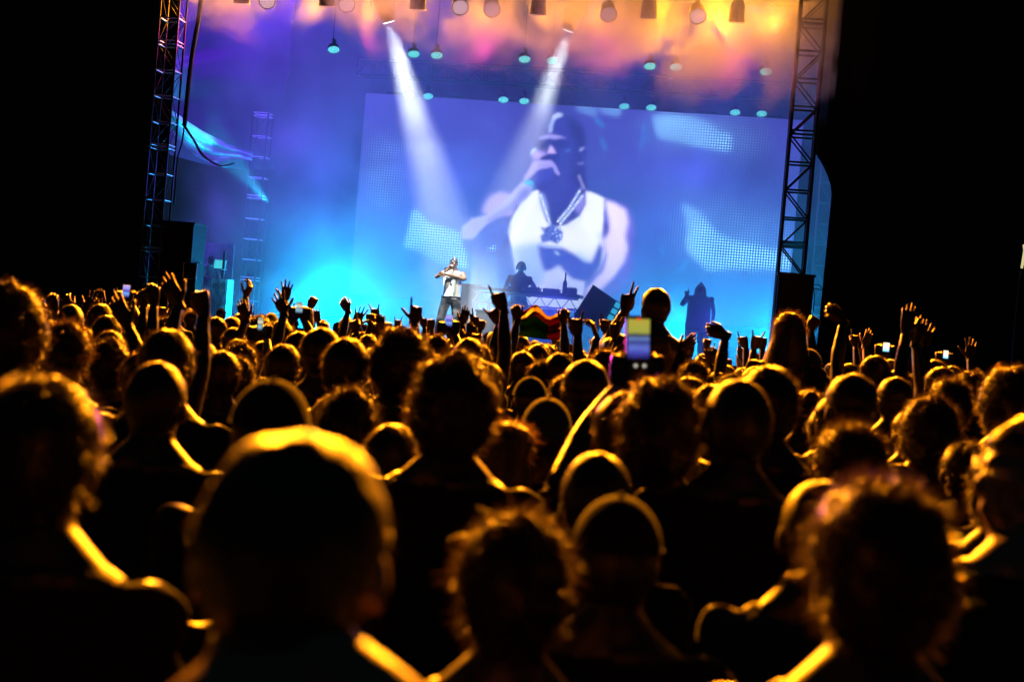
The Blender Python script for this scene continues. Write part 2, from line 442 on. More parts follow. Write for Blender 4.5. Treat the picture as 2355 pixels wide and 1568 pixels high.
for i, (x, y) in enumerate(up_row):
    p = on_plane(x, y, 29.9); aim = p + (CAM - p) * 0.5 + Vector((0, 0, -28)) + Vector((3, 0, 0))
    nm = ordn[i] + (' from the left' if 0 < i < 7 else '')
    par_lamp(p, aim, lens_mat, 0.13, f'cyan stage lamp in the upper row below the smoke, {nm}', 'cyan lamps in the upper row', hang=0.95)
brown = mat('lamp_housing', (0.05, 0.04, 0.035), 0.5, 0.3)
top_row = [(555, 8, 0), (614, 4, 1), (752, 14, 0), (797, 12, 1), (960, 22, 0), (1058, 18, 1), (1131, 23, 1), (1237, 34, 0), (1399, 34, 1), (1491, 42, 0), (1604, 38, 1), (1693, 50, 0)]
tn = ['first', 'second', 'third', 'fourth', 'fifth', 'sixth', 'seventh', 'eighth', 'ninth', 'tenth', 'eleventh', 'last']
for i, (x, y, on) in enumerate(top_row):
    p = on_plane(x, y, 26.6)
    if on: aim = p + (CAM - p) * 0.5 + Vector((0, 0, -8)) + Vector((1.5, 0, 0))
    else: aim = p + Vector((0.2, 1.5, -5))
    par_lamp(p, aim, warm_lens, 0.155, f'{"lit" if on else "unlit"} lamp hanging in the orange smoke at the top, {tn[i]} from the left', 'lamps in the orange smoke', 0.42, brown, hang=0.45)
def beam_fixture(x, y, d, x2, y2, target, label):
    p = P(x, y, d); q = P(x2, y2, d)
    t = (Vector(target) - p).normalized()
    root = tag(empty('spotlight', p), label, 'spotlight')
    b = -t * 0.75
    MB().rings([b, b * 0.9, b * 0.5, b * 0.12, t * 0.02], [0.12, 0.19, 0.2, 0.15, 0.13], 20).build('barrel', brown, root, True)
    MB().rings([t * 0.021, t * 0.026], [0.115, 0.115], 20).build('lens', beam_lens, root)
    y_ = MB()
    for s in (-1, 1): y_.box(b * 0.55 + Vector((s * 0.23, 0, 0.12)), (0.02, 0.08, 0.5))
    y_.box(b * 0.55 + Vector((0, 0, 0.37)), (0.48, 0.08, 0.03)); y_.box(b * 0.55 + Vector((0, 0, 0.5)), (0.34, 0.3, 0.2))
    y_.build('yoke', brown, root)
beam_fixture(893, 49, 28.3, 875, 0, T1, 'left spotlight throwing a white beam down from the smoke')
beam_fixture(1307, 68, 28.3, 1320, 0, T2, 'right spotlight throwing a white beam down from the smoke')
# floor washes (their housings) on the deck
for i, (x, y, D0) in enumerate(((770, 722, 32.0), (1130, 730, 33.0), (1560, 760, 32.6), (1790, 780, 32.0))):
    pt_ = on_plane(x, y, D0); root = tag(empty('floor_lamp', Vector((pt_.x, pt_.y, SF))), ['bright cyan floor lamp glowing on the left of the performer', 'cyan floor lamp behind the booth', 'cyan floor lamp behind the hooded man', 'cyan floor lamp at the foot of the right tower'][i], 'floor lamp', 'cyan floor lamps')
    MB().box((0, 0, 0.05), (0.4, 0.3, 0.08)).build('foot', black_metal, root)
    mb = MB()
    for s in (-1, 1): mb.box((s * 0.2, 0, 0.2), (0.02, 0.05, 0.3))
    mb.rings([(0, 0.14, 0.2), (0, -0.02, 0.24)], [0.12, 0.17], 16); mb.build('housing', black_metal, root)

# ------------------------------------------------------------------ cables
def cable(pts, r, label, name='cable', m=rubber, cat='cable'):
    """smooth tube along points"""
    pts = [Vector(p) for p in pts]; out = []
    for i in range(len(pts) - 1):
        p0, p1, p2, p3 = pts[max(i - 1, 0)], pts[i], pts[i + 1], pts[min(i + 2, len(pts) - 1)]
        for k in range(6):
            t = k / 6
            out.append(0.5 * ((2 * p1) + (-p0 + p2) * t + (2 * p0 - 5 * p1 + 4 * p2 - p3) * t * t + (-p0 + 3 * p1 - 3 * p2 + p3) * t ** 3))
    out.append(pts[-1]); b0 = out[0]
    return out
def cable_obj(pts, r, label, m=rubber):
    o = MB().rings(cable(pts, r, label), r, 6).build('cable', m, smooth=True)
    return tag(o, label, 'cable')
cable_obj([P(465, -60, 27), P(460, 20, 27), P(440, 140, 27), P(424, 290, 27)], 0.045, 'thick dark cable bundle hanging beside the left tower')
cable_obj([P(424, 290, 27), P(447, 325, 27), P(462, 352, 27.2), P(485, 372, 27.4), P(510, 383, 27.6), P(538, 377, 28)], 0.024, 'loose cable looping right from the end of the hanging bundle', mat('grey_cable', (0.3, 0.32, 0.35), 0.3))
cable_obj([P(424, 290, 27), P(418, 330, 27), P(408, 370, 27), P(400, 470, 27)], 0.016, 'thin cable dropping straight down from the hanging bundle')
for k, (dx, dy) in enumerate(((0, 0), (5, 9))):
    cable_obj([P(1869 + dx * 0.3, 655 + dy, 26), P(1885 + dx, 657 + dy * 1.2, 26), P(1893, 672 + dy, 26)], 0.009, ['upper loose cable curling beside the right speaker stack', 'lower loose cable curling beside the right speaker stack'][k])
cable_obj([P(1870, 660, 26), P(1872, 690, 26), P(1866, 740, 26), P(1862, 790, 26)], 0.009, 'thin cable hanging down the side of the right speaker stack')
# ------------------------------------------------------------------ LED screen: emissive grid, its picture computed as colours per vertex
XA, XB, YA, YB, SC = 780, 1880, 190, 800, 0.5      # raster window in frame pixels
RW, RH = int((XB - XA) * SC), int((YB - YA) * SC)
IMG = np.zeros((RH, RW, 3), np.float32); DOT = np.zeros((RH, RW), np.float32)
yy, xx = np.mgrid[0:RH, 0:RW]; gx = XA + (xx + 0.5) / SC; gy = YA + (yy + 0.5) / SC
def lin(c):
    q = np.array(s2l(c), np.float32)
    lum = float(q.mean()); return q * (0.45 + 0.55 * min(1.0, lum / 0.5))
def inside(poly, X=gx, Y=gy):
    ins = np.zeros(X.shape, bool); n = len(poly)
    for i in range(n):
        x1, y1 = poly[i]; x2, y2 = poly[(i + 1) % n]
        if y1 == y2: continue
        c = ((y1 > Y) != (y2 > Y)) & (X < (x2 - x1) * (Y - y1) / (y2 - y1) + x1)
        ins ^= c
    return ins
def blur(a, r):
    if r <= 0: return a
    for ax in (0, 1):
        for _ in range(2):
            k = int(max(1, round(r))); pad = [(0, 0)] * a.ndim; pad[ax] = (k + 1, k)
            c = np.cumsum(np.pad(a, pad, 'edge'), axis=ax)
            n = a.shape[ax]
            hi = np.take(c, range(2 * k + 1, 2 * k + 1 + n), axis=ax); lo = np.take(c, range(0, n), axis=ax)
            a = (hi - lo) / (2 * k + 1)
    return a
def z5(p): return [(((950 + x / 3.364) / 1.0618), ((400 + y / 3.364) / 1.0618)) for x, y in p]
def z7(p): return [(((1200 + x / 5.888) / 1.0618), ((250 + y / 5.888) / 1.0618)) for x, y in p]
def z6(p): return [(((1500 + x / 3.364) / 1.0618), ((400 + y / 3.364) / 1.0618)) for x, y in p]
def z3(p): return [(((1500 + x / 3.364) / 1.0618), ((y / 3.364) / 1.0618)) for x, y in p]
def paint(poly, c, soft=1, a=1.0):
    global IMG
    m = blur(inside(poly).astype(np.float32), soft) * a
    IMG = IMG * (1 - m[..., None]) + lin(c) * m[..., None]
def line(pts, w, c, soft=1, a=1.0):
    global IMG
    d = np.full(gx.shape, 1e9)
    for (x1, y1), (x2, y2) in zip(pts[:-1], pts[1:]):
        dx, dy = x2 - x1, y2 - y1; t = np.clip(((gx - x1) * dx + (gy - y1) * dy) / (dx * dx + dy * dy + 1e-9), 0, 1)
        d = np.minimum(d, np.hypot(gx - x1 - t * dx, gy - y1 - t * dy))
    m = blur((d < w / 2).astype(np.float32), soft) * a
    IMG = IMG * (1 - m[..., None]) + lin(c) * m[..., None]
def smooth(x, a, b):
    t = np.clip((x - a) / (b - a), 0, 1); return t * t * (3 - 2 * t)
def nz2(fx, fy, seed):
    r = np.random.RandomState(seed); g_ = r.rand(int(fy) + 3, int(fx) + 3).astype(np.float32)
    X = (gx - XA) / (XB - XA) * fx; Y = (gy - YA) / (YB - YA) * fy
    xi, yi = X.astype(int), Y.astype(int); u, v = X - xi, Y - yi; u = u * u * (3 - 2 * u); v = v * v * (3 - 2 * v)
    return (g_[yi, xi] * (1 - u) + g_[yi, xi + 1] * u) * (1 - v) + (g_[yi + 1, xi] * (1 - u) + g_[yi + 1, xi + 1] * u) * v
# the filmed backdrop in the picture: blue, lighter towards the bottom
vt = smooth(gy, 260, 760)[..., None]
IMG[:] = lin((84, 80, 205)) * (1 - vt) + lin((70, 135, 238)) * vt
cl = nz2(7, 4, 3) * 0.6 + nz2(15, 9, 4) * 0.4
IMG *= (0.5 + 0.5 * cl)[..., None]
# crowd hands and camera flares in the picture
for pts, w in ((z7([(1510, 250), (1600, 350)]), 6), (z7([(1570, 520), (1640, 680)]), 4), (z7([(2190, 340), (2190, 400)]), 6), (z7([(2220, 520), (2300, 500)]), 5), (z7([(2200, 420), (2140, 680)]), 3),
               (z6([(385, 690), (400, 745)]), 6), (z6([(590, 790), (560, 850), (520, 878)]), 7)):
    line(pts, w, (45, 160, 235), 2, 0.8)
paint(z3([(250, 1000), (330, 985), (350, 1060), (340, 1150), (290, 1190), (250, 1150)]), (62, 66, 190), 3, 0.5)
paint(z6([(500, 330), (570, 360), (620, 520), (590, 760), (500, 870), (200, 870), (160, 400)]), (70, 110, 225), 6, 0.35)
# ---- the singer
# flat colours below are the recorded picture
skin_d, skin_m, skin_l = (66, 58, 178), (110, 112, 225), (190, 175, 248)
# body shadow mass behind the arm
paint(z5([(640, 620), (870, 400), (1060, 230), (1100, 500), (1030, 640), (1060, 900), (900, 1000), (880, 760), (700, 750), (600, 690)]), (58, 74, 196), 2, 0.9)
# right (viewer left) shoulder
paint(z5([(760, 390), (790, 320), (840, 260), (910, 232), (980, 240), (1040, 280), (1010, 420), (830, 440)]), (175, 160, 240), 2)
# vest
paint(z5([(1170, 230), (1235, 212), (1240, 300), (1290, 460), (1330, 520), (1450, 500), (1560, 430), (1610, 330), (1600, 225), (1660, 235), (1770, 285), (1765, 400), (1760, 560), (1790, 700), (1740, 860), (1600, 985),
          (1600, 1200), (1050, 1200), (1040, 900), (1010, 700), (975, 560), (1000, 470), (1080, 320)]), (240, 244, 255), 1)
for k in range(9):   # folds near the arm holes
    line(z5([(985 + k * 16, 560 - k * 20), (1010 + k * 14, 470 - k * 24)]), 1.6, (170, 190, 250), 1, 0.5)
    line(z5([(1690 + k * 9, 560), (1730 + k * 6, 650 - k * 8)]), 1.6, (150, 170, 250), 1, 0.5)
paint(z5([(1000, 690), (1240, 640), (1250, 760), (1300, 900), (1250, 1020), (1060, 1000), (1030, 800)]), (150, 190, 255), 4, 0.75)
# printed shirt picture: generic dark shapes
paint(z5([(1215, 660), (1430, 690), (1600, 780), (1660, 810), (1730, 640), (1760, 700), (1740, 850), (1640, 980), (1500, 960), (1400, 850), (1350, 880), (1300, 880), (1270, 880), (1230, 760)]), (74, 82, 205), 2)
paint(z5([(1350, 860), (1400, 830), (1440, 920), (1600, 985), (1600, 1060), (1500, 1060), (1350, 1030), (1290, 1000), (1300, 900)]), (205, 215, 255), 2, 0.8)
paint(z5([(1560, 700), (1620, 760), (1650, 815), (1600, 800), (1530, 740)]), (190, 220, 255), 2, 0.7)
line(z5([(1365, 725), (1390, 745)]), 4, (190, 225, 255), 1)
# neck and chest
paint(z5([(1235, 215), (1300, 60), (1560, 60), (1612, 215), (1610, 330), (1560, 430), (1450, 500), (1330, 520), (1290, 460), (1240, 300)]), (60, 54, 172), 1)
paint(z5([(1560, 260), (1612, 225), (1610, 330), (1560, 420), (1520, 380)]), (150, 140, 230), 2, 0.8)
paint(z5([(1235, 230), (1262, 240), (1300, 330), (1310, 470), (1270, 420), (1238, 330)]), (150, 160, 240), 2, 0.8)
# head with dark head wrap
head = z7([(650, 620), (640, 520), (670, 420), (750, 300), (850, 215), (960, 180), (1080, 190), (1200, 255), (1300, 360), (1345, 480), (1340, 620), (1372, 680), (1376, 760), (1335, 860), (1330, 1000), (1370, 1240),
           (1150, 1480), (1000, 1500), (760, 1300), (640, 1240), (600, 1000), (600, 850), (640, 760)])
paint(head, (64, 58, 178), 1)
paint(z7([(1080, 190), (1200, 255), (1300, 360), (1345, 480), (1340, 640), (1280, 700), (1180, 560), (1120, 430), (1060, 300)]), (50, 36, 140), 3)
paint(z7([(1180, 560), (1290, 700), (1330, 1000), (1360, 1240), (1240, 1240), (1130, 1000)]), (48, 36, 142), 4, 0.8)
line(z7([(1000, 185), (920, 200), (880, 260), (855, 330), (842, 420)]), 8, (170, 190, 246), 1)
line(z7([(960, 183), (900, 215)]), 9, (200, 212, 250), 1)
paint(z7([(655, 545), (740, 480), (860, 462), (960, 480), (1095, 530), (1000, 525), (900, 545), (830, 525), (740, 540)]), (165, 155, 236), 1)
paint(z7([(650, 560), (760, 540), (830, 530), (900, 550), (1000, 530), (1100, 545), (1120, 620), (1000, 680), (930, 650), (870, 620), (830, 640), (790, 700), (720, 715), (650, 680)]), (50, 44, 158), 2)
paint(z7([(845, 610), (870, 640), (900, 690), (935, 745), (860, 745), (800, 745), (810, 700), (830, 650)]), (205, 178, 246), 1)
paint(z7([(640, 680), (720, 720), (800, 725), (800, 760), (740, 790), (690, 830), (600, 835), (580, 760)]), (180, 158, 240), 2)
paint(z7([(700, 800), (760, 765), (860, 752), (960, 760), (965, 830), (900, 850), (820, 845), (700, 840)]), (48, 44, 160), 1)
line(z7([(575, 740), (590, 700), (625, 680)]), 4, (210, 235, 255), 1); line(z7([(1060, 710), (1120, 690)]), 4, (80, 140, 232), 1, 0.8)
line(z7([(1275, 700), (1290, 672), (1325, 660)]), 3, (190, 190, 250), 1); line(z7([(1240, 880), (1280, 890), (1315, 870)]), 3, (150, 150, 235), 1, 0.7)
line(z7([(1255, 1055), (1290, 1150), (1330, 1250)]), 2.5, (190, 190, 250), 1)
# hand on the microphone, fingers, wrist and forearm
paint(z7([(590, 850), (700, 835), (860, 845), (900, 880), (935, 940), (945, 970), (985, 1040), (950, 1050), (900, 1000), (880, 930), (800, 960), (700, 960), (640, 1010), (560, 1080), (440, 1180), (480, 1060), (560, 930)]), (176, 165, 246), 1)
paint(z7([(640, 1010), (700, 965), (860, 940), (900, 1010), (880, 1080), (760, 1150), (640, 1190), (560, 1150), (590, 1070)]), (72, 72, 200), 2)
line(z7([(700, 880), (880, 875)]), 2, (120, 110, 220), 1, 0.7); line(z7([(660, 915), (860, 910)]), 2, (110, 105, 215), 1, 0.7)
paint(z5([(595, 620), (600, 520), (680, 450), (800, 420), (930, 330), (1040, 200), (1090, 150), (1180, 190), (1150, 260), (1060, 330), (930, 420), (800, 500), (740, 560), (690, 620)]), (175, 178, 250), 1)
paint(z5([(1090, 200), (1180, 190), (1150, 260), (1060, 340), (900, 440), (830, 500), (800, 470), (1000, 330)]), (78, 80, 208), 3, 0.85)
paint(z5([(600, 620), (590, 560), (640, 500), (720, 470), (740, 540), (690, 610)]), (170, 165, 246), 3, 0.8)
paint(z5([(580, 640), (700, 620), (800, 520), (960, 440), (1000, 560), (900, 700), (780, 760), (650, 730)]), (66, 100, 220), 3, 0.7)
line(z7([(500, 1150), (570, 1165)]), 10, (60, 190, 235), 1)
line(z7([(600, 1200), (590, 1240)]), 6, (50, 150, 220), 1, 0.8)
# the other arm
paint(z5([(1765, 290), (1860, 320), (1940, 350), (1990, 430), (2010, 560), (1990, 700), (2000, 850), (1960, 980), (1860, 1080), (1700, 1150), (1580, 1180), (1600, 1060), (1740, 860), (1780, 760), (1750, 600), (1770, 480)]), (110, 105, 222), 2)
paint(z5([(1770, 300), (1860, 330), (1940, 380), (1960, 480), (1940, 600), (1960, 700), (1930, 800), (1840, 930), (1720, 1050), (1600, 1160), (1620, 1030), (1760, 880), (1790, 750), (1755, 620), (1800, 560), (1810, 480)]), (236, 222, 255), 2)
paint(z5([(1765, 480), (1800, 500), (1800, 560), (1760, 640)]), (70, 60, 185), 2)
# chains and pendant
for k, (a_, b_) in enumerate((((1240, 250), (1290, 400)), ((1290, 400), (1325, 510)), ((1570, 215), (1480, 360)), ((1590, 260), (1500, 380)), ((1480, 360), (1380, 480)), ((1500, 380), (1400, 500)))):
    n = 12
    for j in range(n):
        t0, t1 = j / n, (j + 0.6) / n
        line(z5([(a_[0] + (b_[0] - a_[0]) * t0, a_[1] + (b_[1] - a_[1]) * t0), (a_[0] + (b_[0] - a_[0]) * t1, a_[1] + (b_[1] - a_[1]) * t1)]), 5, ((160, 190, 255), (230, 240, 255))[j % 2], 0 if j % 3 else 1, 0.9)
paint(z5([(1240, 520), (1290, 525), (1330, 490), (1380, 520), (1430, 560), (1420, 620), (1380, 660), (1330, 640), (1250, 650), (1240, 590), (1270, 570)]), (92, 110, 215), 1)
r_ = random.Random(3)
for _ in range(26):
    x_, y_ = r_.uniform(1245, 1420), r_.uniform(525, 645); line(z5([(x_, y_), (x_ + 8, y_ + 4)]), 2.4, r_.choice(((190, 215, 255), (52, 50, 150))), 0, 0.9)
line(z5([(1225, 662), (1300, 685), (1400, 680)]), 5, (180, 205, 255), 1, 0.7)
# softer modelling over the flat shapes
for pts, w, c, sf, al in (
    ([(1235, 300), (1180, 420), (1120, 560), (1080, 700)], 26, (196, 206, 248), 5, 0.6), ([(1120, 330), (1040, 470), (1010, 560)], 14, (200, 208, 250), 3, 0.6),
    ([(1480, 520), (1560, 560), (1640, 620)], 26, (192, 200, 246), 5, 0.55), ([(1640, 300), (1680, 420), (1700, 540)], 22, (206, 212, 250), 4, 0.6), ([(1590, 430), (1530, 480), (1450, 515)], 10, (170, 180, 240), 2, 0.8),
    ([(1050, 700), (1150, 730), (1230, 700)], 30, (150, 175, 245), 7, 0.7), ([(1350, 1010), (1480, 1040), (1580, 1040)], 26, (170, 190, 250), 5, 0.6),
    ([(1900, 380), (1950, 480), (1930, 600)], 20, (176, 160, 238), 5, 0.7), ([(1850, 620), (1900, 700), (1880, 820)], 18, (188, 172, 242), 5, 0.7), ([(1830, 520), (1800, 620), (1800, 700)], 14, (150, 140, 228), 4, 0.7),
    ([(1980, 560), (1985, 700), (1990, 840), (1950, 960)], 22, (84, 80, 206), 5, 0.8), ([(1700, 1000), (1640, 1060)], 18, (190, 178, 246), 5, 0.6),
    ([(1000, 330), (900, 400), (800, 460), (700, 520)], 8, (120, 124, 228), 3, 0.7), ([(1120, 190), (1040, 270), (940, 350)], 6, (215, 205, 252), 2, 0.8), ([(700, 470), (640, 520)], 12, (205, 195, 252), 4, 0.7),
    ([(860, 270), (810, 320), (790, 400)], 14, (196, 178, 246), 4, 0.6), ([(1400, 250), (1420, 350), (1400, 440)], 30, (50, 44, 158), 8, 0.6), ([(1490, 120), (1500, 220), (1540, 300)], 24, (78, 68, 192), 7, 0.6)):
    line(z5(pts), w / 2.6, c, sf + 1, al)
for pts, w, c, sf, al in (([(900, 300), (1000, 260), (1080, 300)], 60, (86, 84, 205), 8, 0.5), ([(760, 330), (720, 420)], 50, (92, 96, 214), 7, 0.5), ([(1000, 700), (1050, 800), (1040, 900)], 60, (82, 74, 198), 8, 0.5),
    ([(700, 620), (760, 600)], 14, (90, 90, 210), 2, 0.6), ([(960, 600), (1060, 590)], 16, (74, 70, 192), 3, 0.6), ([(870, 640), (880, 700)], 10, (228, 205, 250), 2, 0.8), ([(760, 870), (860, 865)], 12, (205, 192, 250), 2, 0.7),
    ([(940, 1080), (1100, 1200)], 70, (70, 62, 184), 9, 0.5), ([(1290, 760), (1340, 760)], 26, (64, 52, 168), 3, 0.7)):
    line(z7(pts), w / 6.25, c, sf, al)
# LED dot mask: bright filmed light patches in which single diodes show
def dots(poly, soft, a=1.0):
    global DOT
    DOT = np.maximum(DOT, blur(inside(poly).astype(np.float32), soft) * a)
dots(z3([(310, 960), (420, 940), (690, 970), (830, 1070), (960, 1110), (950, 1240), (860, 1240), (600, 1180), (370, 1130)]), 3)
dots(z3([(650, 970), (760, 1010), (900, 1130), (940, 1230), (760, 1200), (640, 1080)]), 4)
dots(z5([(190, 380), (240, 390), (320, 480), (570, 560), (590, 640), (630, 740), (640, 860), (420, 820), (250, 730), (120, 680), (150, 560)]), 2)
dots(z5([(810, 700), (870, 665), (865, 715)]), 1)
dots(z6([(550, 330), (700, 400), (830, 560), (1000, 640), (1340, 720), (1460, 790), (1450, 860), (960, 860), (760, 880), (600, 720), (585, 620), (625, 560)]), 3)
dots(z3([(-140, 870), (60, 880), (40, 970), (-100, 930)]), 2, 0.8)
dots(z7([(1200, 60), (1520, 80), (1500, 220), (1400, 180), (1230, 110)]), 2, 0.7)
DIM = blur(np.maximum(inside(z3([(200, 950), (1200, 1000), (1200, 1260), (300, 1200)])), inside(z6([(500, 240), (1400, 500), (1500, 900), (560, 800)]))).astype(np.float32), 14) * 0.25
DIM = np.maximum(DIM, blur(inside([(850, 300), (925, 330), (905, 480), (835, 470)]).astype(np.float32), 12) * 0.22)
DOT = np.clip(DOT * (0.6 + 0.7 * nz2(24, 14, 8)) + DIM * (0.5 + nz2(30, 20, 5)), 0, 1.2)
lowline = ((np.abs(gy - (668 + (gx - 850) * 0.0815) - 12) < 2.2) & (nz2(90, 4, 11) > 0.5) & (((gx > 935) & (gx < 1010)) | (gx > 1625))).astype(np.float32) + ((np.abs(gy - (668 + (gx - 850) * 0.0815) - 19) < 2.2) & (nz2(70, 4, 12) > 0.55) & (gx > 1640)).astype(np.float32)
DOT = np.maximum(DOT, blur(lowline, 1) * 0.5)

SD = 34.6
A = on_plane(841, 218, SD); B = on_plane(1848, 274, SD); Cb = on_plane(970, 690, SD)
uL, uR, zT, zB = suv(A)[0], suv(B)[0], (A.z + B.z) / 2, Cb.z
NX, NY = 520, 300
scr_root = tag(empty('led_screen', SP((uL + uR) / 2, SD, SF)), 'huge LED screen at the back of the stage showing the singer with a microphone', 'screen')
org = scr_root.location
us = np.linspace(uL, uR, NX + 1); zs = np.linspace(zB, zT, NY + 1)
UU, ZZ = np.meshgrid(us, zs)
WX = SU.x * UU + SV.x * SD; WY = SU.y * UU + SV.y * SD; WZ = ZZ
qx, qy, qz = WX - CAM.x, WY - CAM.y, WZ - CAM.z
dd = qx * Fv.x + qy * Fv.y + qz * Fv.z
PX = 1177 + (qx * Rv.x + qy * Rv.y + qz * Rv.z) / dd * FPX
PY = 784 - (qx * Uv.x + qy * Uv.y + qz * Uv.z) / dd * FPX
def samp(I):
    X = np.clip((PX - XA) * SC - 0.5, 0, RW - 1.01); Y = np.clip((PY - YA) * SC - 0.5, 0, RH - 1.01)
    xi, yi = X.astype(int), Y.astype(int); u, v = X - xi, Y - yi
    if I.ndim == 3: u = u[..., None]; v = v[..., None]
    return (I[yi, xi] * (1 - u) + I[yi, xi + 1] * u) * (1 - v) + (I[yi + 1, xi] * (1 - u) + I[yi + 1, xi + 1] * u) * v
colr = samp(IMG).reshape(-1, 3); dotv = samp(DOT).reshape(-1)
co = np.stack([WX - org.x, WY - org.y, WZ - org.z], -1).reshape(-1, 3).astype(np.float32)
idx = np.arange((NX + 1) * (NY + 1)).reshape(NY + 1, NX + 1)
quads = np.stack([idx[:-1, :-1], idx[:-1, 1:], idx[1:, 1:], idx[1:, :-1]], -1).reshape(-1, 4)
me = bpy.data.meshes.new('display')
me.vertices.add(len(co)); me.vertices.foreach_set('co', co.ravel())
me.loops.add(quads.size); me.loops.foreach_set('vertex_index', quads.ravel().astype(np.int32))
me.polygons.add(len(quads)); me.polygons.foreach_set('loop_start', np.arange(0, quads.size, 4, dtype=np.int32)); me.polygons.foreach_set('loop_total', np.full(len(quads), 4, np.int32))
me.update()
at_ = me.attributes.new('picture', 'FLOAT_COLOR', 'POINT'); at_.data.foreach_set('color', np.concatenate([colr, np.ones((len(colr), 1))], 1).astype(np.float32).ravel())
ad = me.attributes.new('dots', 'FLOAT', 'POINT'); ad.data.foreach_set('value', dotv.astype(np.float32))
uvl = me.attributes.new('cell', 'FLOAT_VECTOR', 'POINT')
uvw = np.stack([(UU - uL).ravel(), (ZZ - zB).ravel(), np.zeros(UU.size)], -1).astype(np.float32); uvl.data.foreach_set('vector', uvw.ravel())
sm = bpy.data.materials.new('led_display'); sm.use_nodes = True; nt = sm.node_tree; N = nt.nodes; L = nt.links
for n_ in list(N): N.remove(n_)
out = N.new('ShaderNodeOutputMaterial'); em = N.new('ShaderNodeEmission'); L.new(em.outputs[0], out.inputs[0])
def A_(nm):
    a = N.new('ShaderNodeAttribute'); a.attribute_name = nm; return a
def Mth(op, a, b=None, c=None):
    n = N.new('ShaderNodeMath'); n.operation = op
    for i, q in enumerate((a, b, c)):
        if q is None: continue
        if isinstance(q, (int, float)): n.inputs[i].default_value = q
        else: L.new(q, n.inputs[i])
    return n.outputs[0]
pic = A_('picture'); dt = A_('dots'); cell = A_('cell'); sep = N.new('ShaderNodeSeparateXYZ'); L.new(cell.outputs['Vector'], sep.inputs[0])
PITCHD = 0.064
def wave(s): return Mth('ADD', Mth('MULTIPLY', Mth('COSINE', Mth('MULTIPLY', s, 2 * math.pi / PITCHD)), 0.5), 0.5)
d2 = Mth('POWER', Mth('MULTIPLY', wave(sep.outputs[0]), wave(sep.outputs[1])), 2.2)
vec = N.new('ShaderNodeVectorMath'); vec.operation = 'SCALE'; vec.inputs[0].default_value = (0.30, 0.85, 1.0)
L.new(Mth('MULTIPLY', Mth('MULTIPLY', d2, dt.outputs['Fac']), 3.4), vec.inputs['Scale'])
ad_ = N.new('ShaderNodeVectorMath'); ad_.operation = 'ADD'
# faint column structure over the whole picture
col = Mth('ADD', Mth('MULTIPLY', wave(sep.outputs[0]), 0.16), 0.92)
pv = N.new('ShaderNodeVectorMath'); pv.operation = 'SCALE'; L.new(pic.outputs['Color'], pv.inputs[0]); L.new(col, pv.inputs['Scale'])
L.new(pv.outputs[0], ad_.inputs[0]); L.new(vec.outputs[0], ad_.inputs[1]); L.new(ad_.outputs[0], em.inputs[0]); em.inputs[1].default_value = 1.4
me.materials.append(sm)
link('display', me, None, scr_root)
fr = MB(); R8 = Matrix.Rotation(-PSI, 3, 'Z')
fr.box(SP((uL + uR) / 2, SD + 0.09, (zT + zB) / 2) - org, (uR - uL, 0.14, zT - zB - 0.01), R8)
# uneven upper edge of the cabinets
for k in range(7):
    uu = uL + (uR - uL) * (k + 0.5) / 7
    fr.box(SP(uu, SD + 0.05, zT + 0.03) - org, (0.5, 0.2, 0.06), R8)
fr.build('frame', black_metal, scr_root)
lg = MB()
for k in range(5):
    lg.box(SP(uL + (uR - uL) * (k + 0.5) / 5, SD + 0.2, SF + (zB - SF) / 2 + 0.4) - org, (0.1, 0.1, zB - SF + 0.8), R8)
lg.build('support', black_metal, scr_root)
skirt = MB(); skirt.box(SP((uL + uR) / 2, SD + 0.1, (zB + SF) / 2) - org, (uR - uL, 0.04, zB - SF - 0.02), R8)
skirt.build('skirt', mat('blue_skirt_cloth', (0.18, 0.22, 0.3), 0.9, 0, 0.1, 4), scr_root)
